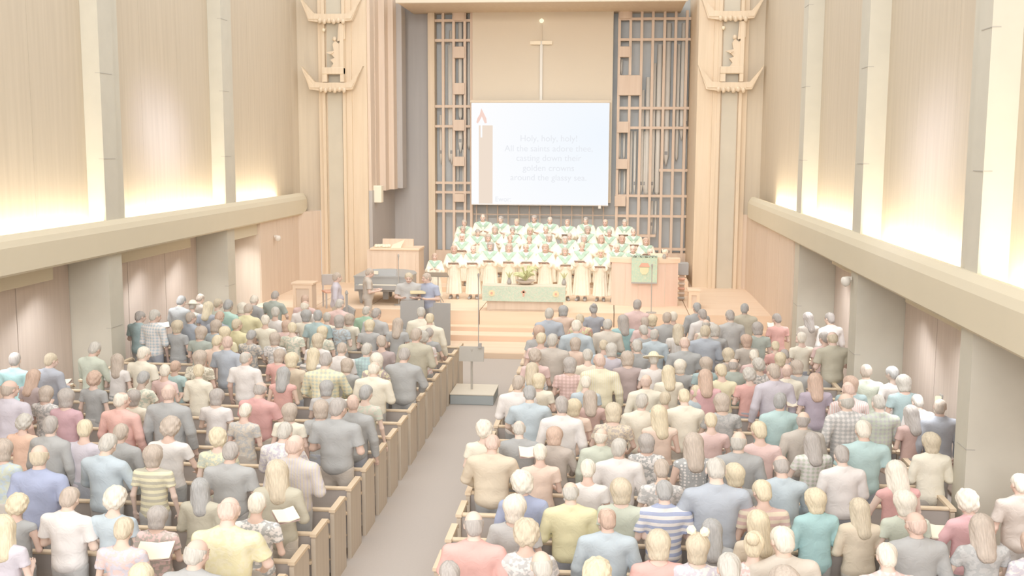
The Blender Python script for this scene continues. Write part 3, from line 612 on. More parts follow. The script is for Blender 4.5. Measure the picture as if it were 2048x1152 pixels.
# ------------------------------------------------------------------ figures: smooth-union fields turned into meshes
class Field:
    def __init__(s, lo, hi, h):
        s.lo = np.array(lo, float); s.h = h; s.n = np.ceil((np.array(hi)-s.lo)/h).astype(int)+1
        s.ax = [s.lo[i]+h*np.arange(s.n[i]) for i in range(3)]
        s.F = np.full(tuple(s.n), .2, np.float32)
    def reg(s, a, b, pad):
        i0 = np.maximum(0, np.floor((np.minimum(a, b)-pad-s.lo)/s.h).astype(int)); i1 = np.minimum(s.n, np.ceil((np.maximum(a, b)+pad-s.lo)/s.h).astype(int)+1)
        sl = tuple(slice(p, max(p, q)) for p, q in zip(i0, i1))
        g = np.meshgrid(*[s.ax[i][sl[i]] for i in range(3)], indexing='ij', sparse=True)
        return sl, g
    def mix(s, sl, d, k, op='u'):
        f = s.F[sl]
        if op == 'u':
            hh = np.clip(.5+.5*(f-d)/k, 0, 1); s.F[sl] = f*(1-hh)+d*hh-k*hh*(1-hh)
        else:                          # subtract
            hh = np.clip(.5-.5*(f+d)/k, 0, 1); s.F[sl] = f*(1-hh)-d*hh+k*hh*(1-hh)
    def cap(s, a, b, ra, rb=None, k=.03, sy=1., T=None, cut=None):
        rb = ra if rb is None else rb; a = np.array(a, float); b = np.array(b, float)
        A, B = a, b
        if T is not None: A, B = np.array(T @ Vector(a)), np.array(T @ Vector(b))
        sl, (X, Y, Z) = s.reg(A, B, max(ra, rb)+k+.01)
        ab = B-A; q = (X-A[0])*ab[0]+(Y-A[1])*ab[1]+(Z-A[2])*ab[2]; t = np.clip(q/max(1e-9, ab@ab), 0, 1)
        d = np.sqrt((X-A[0]-ab[0]*t)**2+((Y-A[1]-ab[1]*t)/sy)**2+(Z-A[2]-ab[2]*t)**2)-(ra+(rb-ra)*t)
        if cut is not None:            # flat end just past b
            u = ab/np.linalg.norm(ab); d = np.maximum(d, (X-B[0])*u[0]+(Y-B[1])*u[1]+(Z-B[2])*u[2]-cut)
        s.mix(sl, d, k)
    def ell(s, c, r, k=.02, T=None, op='u'):
        c = np.array(c, float); r = np.array((r, r, r) if np.isscalar(r) else r, float)
        Cw = c if T is None else np.array(T @ Vector(c)); R = r.max()
        sl, (X, Y, Z) = s.reg(Cw, Cw, R+k+.01)
        X, Y, Z = X-Cw[0], Y-Cw[1], Z-Cw[2]
        if T is not None:
            m = np.array(T.to_3x3()).T
            X, Y, Z = m[0, 0]*X+m[0, 1]*Y+m[0, 2]*Z, m[1, 0]*X+m[1, 1]*Y+m[1, 2]*Z, m[2, 0]*X+m[2, 1]*Y+m[2, 2]*Z
        k0 = np.sqrt((X/r[0])**2+(Y/r[1])**2+(Z/r[2])**2); k1 = np.sqrt((X/r[0]**2)**2+(Y/r[1]**2)**2+(Z/r[2]**2)**2)+1e-9
        s.mix(sl, k0*(k0-1)/k1, k, op)
    def grid(s): return np.meshgrid(*s.ax, indexing='ij', sparse=True)
    def mesh(s, name, mats, paint=None):
        F = s.F; neg = F < 0; nx, ny, nz = F.shape
        cnt = np.zeros((nx-1, ny-1, nz-1), np.int8)
        for i in (0, 1):
            for j in (0, 1):
                for k in (0, 1): cnt += neg[i:nx-1+i, j:ny-1+j, k:nz-1+k]
        idx = np.argwhere((cnt > 0) & (cnt < 8)); vid = np.full(cnt.shape, -1, np.int32); vid[tuple(idx.T)] = np.arange(len(idx))
        acc = np.zeros((len(idx), 3)); w = np.zeros(len(idx)); I = idx.T
        cor = [(i, j, k) for i in (0, 1) for j in (0, 1) for k in (0, 1)]
        for a in range(8):
            for b in range(a+1, 8):
                ca, cb = np.array(cor[a]), np.array(cor[b])
                if abs(ca-cb).sum() != 1: continue
                fa = F[I[0]+ca[0], I[1]+ca[1], I[2]+ca[2]]; fb = F[I[0]+cb[0], I[1]+cb[1], I[2]+cb[2]]
                c = (fa < 0) != (fb < 0); t = np.where(c, fa/np.where(c, fa-fb, 1), 0)
                acc += np.where(c[:, None], ca+(cb-ca)*t[:, None], 0); w += c
        P = (idx+acc/w[:, None])*s.h+s.lo
        faces = []
        for ax in range(3):
            o1, o2 = [(1, 2), (2, 0), (0, 1)][ax]
            sl0 = [slice(None)]*3; sl1 = [slice(None)]*3; sl0[ax] = slice(0, -1); sl1[ax] = slice(1, None)
            a = neg[tuple(sl0)]; b = neg[tuple(sl1)]; e = np.argwhere(a != b)
            e = e[(e[:, o1] > 0) & (e[:, o2] > 0) & (e[:, o1] < s.n[o1]-1) & (e[:, o2] < s.n[o2]-1)]
            q = []
            for d1, d2 in ((-1, -1), (0, -1), (0, 0), (-1, 0)):
                p = e.copy(); p[:, o1] += d1; p[:, o2] += d2; q.append(vid[p[:, 0], p[:, 1], p[:, 2]])
            q = np.stack(q, 1); fl = ~a[e[:, 0], e[:, 1], e[:, 2]]; q[fl] = q[fl][:, ::-1]; faces.append(q)
        Q = np.concatenate(faces); Q = Q[(Q >= 0).all(1)]
        me = bpy.data.meshes.new(name); me.vertices.add(len(P)); me.vertices.foreach_set('co', P.astype(np.float32).ravel())
        me.loops.add(len(Q)*4); me.loops.foreach_set('vertex_index', Q.astype(np.int32).ravel())
        me.polygons.add(len(Q)); me.polygons.foreach_set('loop_start', np.arange(0, len(Q)*4, 4, dtype=np.int32))
        me.update(calc_edges=True); me.shade_smooth(); me.materials.append(mats)
        if paint is not None:
            ca = me.color_attributes.new('paint', 'FLOAT_COLOR', 'POINT'); ca.data.foreach_set('color', paint(P).astype(np.float32).ravel())
        return me

def joints(sex, pose):
    sw = .205 if sex == 'M' else .178
    J = {}
    for s in (-1, 1):
        sh = (s*sw, -.01, 1.395)
        if pose == 'book': el, wr, hd = (s*(sw+.06), .0, 1.12), (s*.13, .24, 1.13), (s*.08, .31, 1.15)
        elif pose == 'rail': el, wr, hd = (s*(sw+.08), .08, 1.14), (s*.2, .27, 1.0), (s*.18, .34, .97)
        elif pose == 'folder': el, wr, hd = (s*(sw+.07), .03, 1.13), (s*.12, .24, 1.17), (s*.07, .30, 1.19)
        elif pose == 'one' and s > 0: el, wr, hd = (s*(sw+.06), .0, 1.12), (s*.13, .24, 1.13), (s*.08, .31, 1.15)
        else: el, wr, hd = (s*(sw+.065), -.02, 1.12), (s*(sw+.085), .05, .87), (s*(sw+.08), .08, .78)
        J[s] = (sh, el, wr, hd)
    return J
def torso(f, sex, g, k=.06):
    if sex == 'M':
        f.cap((0, 0, 1.30), (0, .005, 1.03), .172+g, .155+g, k, .64)
        f.ell((0, .03, 1.08), (.135+g, .125+g, .13), k); f.ell((0, -.005, .93), (.158+g, .122+g, .12+g), k)
        f.cap((-.145, -.01, 1.385), (.145, -.01, 1.385), .062+g, k=k)
        for s in (-1, 1): f.cap((s*.11, -.015, 1.405), (s*.02, -.015, 1.475), .042+g*.7, k=.04)
    else:
        f.cap((0, 0, 1.30), (0, 0, 1.10), .148+g, .124+g, k, .66)
        f.cap((0, 0, 1.10), (0, -.005, .93), .124+g, .160+g, k, .68)
        for s in (-1, 1):
            f.ell((s*.06, .07, 1.26), .055+g, .04); f.cap((s*.09, -.015, 1.40), (s*.02, -.015, 1.47), .036+g*.7, k=.04)
        f.cap((-.12, -.01, 1.38), (.12, -.01, 1.38), .055+g, k=k)
def head_matrix(yaw, pitch):
    base = Vector((0, .0, 1.50))
    return Matrix.Translation(base) @ Matrix.Rotation(math.radians(yaw), 4, 'Z') @ Matrix.Rotation(-math.radians(pitch), 4, 'X') @ Matrix.Translation((0, .022, .128))
def make_body(sex, pose, yaw, pitch):
    f = Field((-.36, -.22, -.03), (.36, .44, 1.80), .0088); T = head_matrix(yaw, pitch); hs = 1.0 if sex == 'M' else .96
    torso(f, sex, 0)
    f.cap((0, -.01, 1.44), T @ Vector((0, -.025, -.07)), .056*hs, .052*hs, .03)
    E = lambda c, r, k=.015, op='u': f.ell([v*hs for v in c], tuple(v*hs for v in (r if not np.isscalar(r) else (r,)*3)), k, T, op)
    E((0, -.014, .028), (.074, .094, .088)); E((0, .022, -.036), (.056, .066, .082), .03); E((0, .066, -.092), (.022, .02, .02), .02)
    f.cap((-.034*hs, .078*hs, .024), (.034*hs, .078*hs, .024), .012, k=.012, T=T)
    for s in (-1, 1):
        E((s*.03, .098, .002), (.014, .014, .011), .01, 'd'); E((s*.03, .080, .002), .0125, .006); E((s*.075, -.002, -.008), (.011, .021, .032), .008)
        E((s*.034, .066, -.04), (.02, .018, .02), .02)
    f.cap((0, .088*hs, .005), (0, .111*hs, -.03), .008, .013, .01, T=T)
    f.cap((-.018, .088*hs, -.057), (.018, .088*hs, -.057), .008, k=.008, T=T)
    for s, (sh, el, wr, hd) in joints(sex, pose).items():
        a = .046 if sex == 'M' else .038
        f.cap(sh, el, a+.004, a-.008, .04); f.cap(el, wr, a-.006, a-.02, .02)
        d = (Vector(hd)-Vector(wr)).normalized(); side = Vector((-s, 0, 0)); side = (side-d*side.dot(d)).normalized()
        w = Vector(wr); p1 = w+d*.075; f.cap(w, p1, .024, .03, .02)
        nrm = d.cross(side)*s
        for q, (o, l) in enumerate(((-.03, .062), (-.01, .074), (.011, .07), (.031, .055))):
            r0 = p1+side*(-o)*.95-d*.005; kn = r0+d*l*.55; tip = kn+(d*.8-nrm*.0+Vector((0, 0, .5 if pose in ('book', 'folder') else -.5))).normalized()*l*.5
            f.cap(r0, kn, .0095, .009, .004); f.cap(kn, tip, .009, .0075, .003)
        th = w+side*.03+d*.025; f.cap(w+d*.015+side*.012, th+side*.012, .014, .012, .008); f.cap(th+side*.012, th+side*.03+d*.035, .011, .0085, .004)
    for s in (-1, 1):
        f.cap((s*.085, 0, .90), (s*.095, .012, .50), .082, .052, .04); f.cap((s*.095, .012, .50), (s*.1, -.02, .09), .05, .034, .03)
        f.cap((s*.1, -.03, .04), (s*.12, .14, .03), .036, .03, .03)
    Ti = np.array(T.inverted())
    def paint(P):
        L = P @ Ti[:3, :3].T+Ti[:3, 3]; c = np.ones((len(P), 4)); ax = np.abs(L[:, 0])
        def put(m, v): c[m, :3] = v
        put((L[:, 1] > .08) & (ax < .024) & (np.abs(L[:, 2]+.057*hs) < .011), (.88, .62, .62))
        put((L[:, 1] > .07) & (np.abs(ax-.032*hs) < .020) & (np.abs(L[:, 2]-.026) < .008), (.68, .62, .58))
        put((L[:, 1] > .078) & (np.abs(ax-.03*hs) < .011) & (np.abs(L[:, 2]-.002) < .009), (.5, .48, .46))
        return c
    return f.mesh('body_'+sex+pose, M['c_skin'], paint), T
def folds(f, amp, ph):
    X, Y, Z = f.grid(); f.F = (f.F+amp*np.sin(26*Z+9*X+ph)*np.sin(17*X-5*Z+ph)+amp*.6*np.sin(41*X+11*Y+ph*2)*np.clip(1.35-Z, 0, .4)*2.5).astype(np.float32)
def make_top(sex, pose, kind):
    hem = {'t': .84, 'd': .86, 'j': .76, 'w': .86, 'v': .80, 'k': .80}[kind]
    f = Field((-.40, -.24, .70), (.40, .42, 1.60), .0108)
    g = {'j': .026, 'k': .024, 't': .016, 'd': .018, 'w': .015, 'v': .012}[kind]; sx_ = sex
    torso(f, sex, g)
    for s, (sh, el, wr, hd) in joints(sex, pose).items():
        a = (.056 if sex == 'M' else .047)+g*.5; sh, el, wr = Vector(sh), Vector(el), Vector(wr)
        if kind in 't': f.cap(sh, sh.lerp(el, .72), a, a+.004, .035, cut=.0)
        elif kind == 'w': f.cap(sh, sh.lerp(el, .55), a, a+.004, .035, cut=.0)
        elif kind == 'v': f.cap(sh, sh.lerp(el, .12), a-.006, a-.006, .03, cut=.0)
        else: f.cap(sh, el, a, a-.006, .035); f.cap(el, el.lerp(wr, .93), a-.006, a-.018, .02, cut=0)
    folds(f, .0042 if kind in 'tdw' else .003, {'t': 0, 'd': 1, 'j': 2, 'w': 3, 'v': 4, 'k': 5}[kind]+len(pose))
    if kind in 'tdj': f.cap((0, -.012, 1.455), (0, -.008, 1.505 if kind != 'j' else 1.49), .066, .064, .012, cut=0)
    X, Y, Z = f.grid()
    f.F = np.maximum(f.F, hem-Z)
    if kind in 'vw':
        d = .085-np.sqrt(X**2+(Y+.01)**2+((Z-1.50)*1.2)**2)+0*f.F; f.F = np.maximum(f.F, d)
    else: f.F = np.maximum(f.F, Z-1.51)
    return f.mesh('top_'+kind, M['c_none'])
def make_legs(kind):
    f = Field((-.34, -.24, -.03), (.34, .26, 1.05), .015)
    if kind == 'skirt':
        f.cap((0, 0, .93), (0, 0, .42), .168, .21, .02, .75); X, Y, Z = f.grid(); f.F = np.maximum(np.maximum(f.F+.008*np.sin(np.arctan2(Y, X)*9)*np.clip(.9-Z, 0, .5)*2, .42-Z), Z-.98)
    else:
        f.cap((0, 0, .96), (0, 0, .90), .155, .16, .03, .72)
        for s in (-1, 1):
            f.cap((s*.085, 0, .88), (s*.098, .01, .5), .098, .072, .04); f.cap((s*.098, .01, .5), (s*.102, -.015, .10), .072, .062, .03, cut=-.01)
        folds(f, .003, 1); X, Y, Z = f.grid(); f.F = np.maximum(f.F, Z-.99)
    return f.mesh(kind, M['c_none'])
def make_shoe(s):
    f = Field((-.25, -.14, -.02), (.25, .24, .14), .012)
    f.cap((s*.1, -.04, .05), (s*.12, .14, .035), .05, .042, .03); f.cap((s*.1, -.04, .05), (s*.1, -.03, .1), .045, .045, .03)
    X, Y, Z = f.grid(); f.F = np.maximum(f.F, -Z+.0)
    return f.mesh('shoe', M['blackm'])
def make_robe(sex):
    f = Field((-.46, -.30, .05), (.46, .42, 1.56), .0125); torso(f, sex, .03)
    f.cap((0, 0, 1.15), (0, .01, .16), .17, .25, .05, .72)
    for s, (sh, el, wr, hd) in joints(sex, 'folder').items():
        sh, el, wr = Vector(sh), Vector(el), Vector(wr); f.cap(sh, el+Vector((0, 0, -.02)), .078, .095, .05); f.cap(el+Vector((0, 0, -.03)), el.lerp(wr, .8)+Vector((0, 0, -.03)), .09, .10, .04, cut=0)
    X, Y, Z = f.grid(); ang = np.arctan2(Y, X)
    f.F = f.F+.012*np.sin(ang*13)*np.clip(1.2-Z, 0, .6)/.6
    base = f.F.copy()
    f.F = np.maximum(np.maximum(f.F, .17-Z), .075-np.sqrt(X**2+(Y+.01)**2+((Z-1.5)*1.1)**2))
    robe = f.mesh('robe', M['c_none'])
    g = Field((-.46, -.30, .05), (.46, .42, 1.56), .0125)
    vneck = 1.20+1.2*np.abs(X)-Z+0*base; vopen = Z-(1.38+1.3*np.abs(X))
    front = np.maximum(vneck, np.where(Y > 0, vopen, Z-1.9))
    lim = np.maximum(np.abs(X)-.13, 1.30-Z+0*Y) ; back = np.maximum(np.maximum(1.27-Z, np.abs(X)-.13), Y)
    reg = np.minimum(np.maximum(front, -Y), back)
    g.F = np.maximum(np.maximum(np.maximum(base-.012, -(base+.004)), reg), .066-np.sqrt(X**2+(Y+.01)**2+((Z-1.5)*1.1)**2)).astype(np.float32)
    st_ = g.mesh('stole', M['c_none'])
    return robe, st_
def make_hair(kind):
    f = Field((-.19, -.24, -.42), (.19, .17, .24), .0075); X, Y, Z = f.grid()
    if kind == 'short':
        f.ell((0, -.018, .03), (.084, .102, .098)); f.ell((0, -.05, -.03), (.07, .066, .07), .03)
        cut = np.maximum(Y-(.055+.25*Z), np.where(Z < -.02, Y+.025, -1)); cut = np.maximum(cut, -.095-Z)
    elif kind == 'bald':
        f.ell((0, -.018, .022), (.0835, .101, .09)); f.ell((0, -.05, -.03), (.07, .064, .065), .03)
        cut = np.maximum(np.maximum(Y-.03, Z-(.038-.25*Y)), -.09-Z)
    elif kind == 'thin':
        f.ell((0, -.016, .027), (.079, .099, .093)); f.ell((0, -.05, -.03), (.068, .064, .065), .03)
        cut = np.maximum(np.maximum(Y-.05, -.09-Z), .052-np.sqrt(X**2+(Y+.0)**2+(Z-.115)**2))
    elif kind == 'bob':
        f.ell((0, -.02, .02), (.098, .112, .11)); f.cap((0, -.035, 0), (0, -.035, -.09), .1, .088, .03, .95); f.ell((0, -.06, .02), (.09, .08, .09), .04)
        cut = np.maximum(np.where(Z < .055, Y-(.03), Y-.085), -.15-Z)
    elif kind == 'curly':
        f.ell((0, -.02, .035), (.105, .118, .112)); f.ell((0, -.05, -.03), (.095, .085, .085), .04)
        f.F = (f.F+.008*np.sin(70*X+1)*np.sin(66*Y)*np.sin(62*Z+2)).astype(np.float32); cut = np.maximum(np.where(Z < .05, Y-.03, Y-.09), -.12-Z)
    elif kind in ('long', 'pony'):
        f.ell((0, -.02, .025), (.095 if kind == 'long' else .086, .112, .108))
        if kind == 'long':
            f.cap((0, -.05, 0), (0, -.075, -.26), .1, .085, .04, .7)
            for s in (-1, 1): f.cap((s*.07, -.01, 0), (s*.085, -.02, -.2), .035, .03, .03)
        else:
            f.ell((0, -.05, -.02), (.075, .07, .075), .03); f.cap((0, -.11, .06), (0, -.135, .02), .035, .03, .02); f.cap((0, -.135, .02), (0, -.13, -.2), .036, .02, .02)
        cut = np.where((Z < .055), Y-(.035), Y-.085)
    elif kind == 'updo':
        f.ell((0, -.018, .03), (.09, .106, .102)); f.ell((0, -.05, -.03), (.07, .066, .07), .03); f.ell((0, -.11, .08), (.062, .055, .058), .012)
        cut = np.maximum(np.maximum(Y-(.055+.25*Z), np.where(Z < -.02, Y+.025, -1)), -.09-Z)
    elif kind == 'hat':
        f.ell((0, -.01, .055), (.095, .11, .105), .01); sl = 1
        d = np.maximum(np.sqrt(X**2+(Y*.95)**2)-.178, np.abs(Z-.05+.0*X)-.011+0*f.F); f.F = np.minimum(f.F, d); cut = .035-Z
    if kind != 'hat':
        a = np.arctan2(Y+.02, X); f.F = (f.F+.0022*np.sin(a*23+Z*40)*np.sin(a*9-Z*25+1)+.003*np.sin(a*5+Z*22+len(kind))).astype(np.float32)
    f.F = np.maximum(f.F, cut+0*f.F)
    return f.mesh(kind+'_hair', M['c_hair'] if kind != 'hat' else M['c_pin'])

BODY = {}
for key, a in dict(M0=('M', 'book', 0, 20), M1=('M', 'book', -22, 10), M2=('M', 'down', 15, 6), M3=('M', 'rail', 0, 27), M4=('M', 'down', -28, 2),
                   F0=('F', 'book', 0, 20), F1=('F', 'book', 22, 12), F2=('F', 'down', -18, 6), F3=('F', 'rail', 0, 24),
                   C0=('F', 'folder', 0, 4), C1=('F', 'folder', 14, 12), C2=('M', 'folder', -6, 4)).items():
    me, T = make_body(*a); BODY[key] = (me, T, a[0], a[1])
TOP = {}
def top_mesh(sex, pose, kind):
    if kind in 'wvk' : sex = 'F'
    k = (sex, pose, kind)
    if k not in TOP: TOP[k] = make_top(*k)
    return TOP[k]
LEGS = {k: make_legs(k) for k in ('trousers', 'skirt')}
SHOES = [make_shoe(-1), make_shoe(1)]
ROBE = {s: make_robe(s) for s in 'MF'}
HAIR = {k: make_hair(k) for k in ('short', 'bald', 'thin', 'bob', 'curly', 'long', 'pony', 'updo', 'hat')}
_var = {}
def variant(me, mat):                  # the same shape in another cloth
    k = (me.name, mat)
    if k not in _var:
        c = me.copy(); c.materials.clear(); c.materials.append(M[mat]); _var[k] = c
    return _var[k]
PAL = dict(white='EAE3DF', cream='EFE6D0', black='A6A7A7', navy='A6AAB6', grey='BEBCBA', charcoal='ACACAB', blue='A4ADC8', ltblue='B8C8D2', denim='ABB4C2', teal='A3BFC2',
           turquoise='9CCBCD', aqua='B2D3D2', mint='B4DED0', green='A0CBAC', dkgreen='A7B2A8', sage='C6CDB9', yellow='EADFAA', ltyellow='ECE2B8', tan='DDCAAE', brown='BCADA1', olive='C0B8A0',
           pink='E8C2BC', salmon='EFB4A8', coral='EAAAA0', orange='EFBFA2', red='E0A09C', maroon='B6A09E', crimson='CE9FA9', lavender='CCC4D0', purple='B2A3B4', peach='EDCDB8', beige='D8CCBC', taupe='C6BBAF', rust='D0A89E', royal='9CA7CC', hotpink='EBAFB4')
PNAME = dict(ltblue='light blue', dkgreen='dark green', ltyellow='pale yellow', denim='denim blue', royal='royal blue', hotpink='bright pink')
HC = dict(grey='C8C1B6', white='EADFCD', blond='E2D0AC', sandy='D2C0A2', brown='C0AD9C', dark='B0A69F', black='A8A6A4', red='CDA992', skin='DDBBAA')
HN = dict(sandy='sandy', dark='dark brown', red='red-brown')
def tint(h):                            # cloth colours: a little paler than the swatch
    h = PAL.get(h, h); v = [int(h[i:i+2], 16) for i in (0, 2, 4)]; l = sum(v)/3
    v = [l+(c-l)*.88 for c in v]; v = [(c+(255-c)*.18)/255 for c in v]
    return tuple(c/12.92 if c <= .04045 else ((c+.055)/1.055)**2.4 for c in v)+(1.0,)
def person(key, loc, rz, sc, wide, hair, hc, skin, kind, col, pat='none', c2=None, low='charcoal', shoes=False, legs='trousers'):
    me, T, sex, pose = BODY[key]
    o = bpy.data.objects.new('person', me); COL.objects.link(o); o.location = loc; o.rotation_euler = (0, 0, rz); o.scale = (sc*wide, sc*(wide+1)/2, sc); o.color = tint(skin)
    def part(n, m, c, mat4=None):
        p = bpy.data.objects.new(n, m); COL.objects.link(p); p.parent = o; p.color = tint(c)
        if mat4 is not None: p.matrix_local = mat4
        return p
    if kind == 'robe':
        r, s_ = ROBE[sex]; part('robe', r, 'FBF2DE'); part('stole', s_, 'A9CBB4')
    else:
        nm = {'t': 'shirt', 'd': 'shirt', 'j': 'jacket', 'w': 'blouse', 'v': 'sleeveless_top', 'k': 'jacket'}[kind]
        tp = part(nm, variant(top_mesh(sex, pose, kind), 'c_'+pat), PAL[col])
        if pat != 'none': tp['c2'] = tint(c2)[:3]
        part(legs, LEGS[legs], PAL[low])
    if shoes:
        for m_ in SHOES: part('shoe', m_, 'A0A0A0')
    if hair != 'none':
        if hair == 'hat':
            part('hair', HAIR['short'], HC['grey'], T); h = part('hat', HAIR['hat'], PAL.get(hc, 'EFE6D0'), T); h['c2'] = lin(PAL['ltyellow'])[:3]
        else: part('hair', HAIR[hair], HC.get(hc, hc), T)
    return o
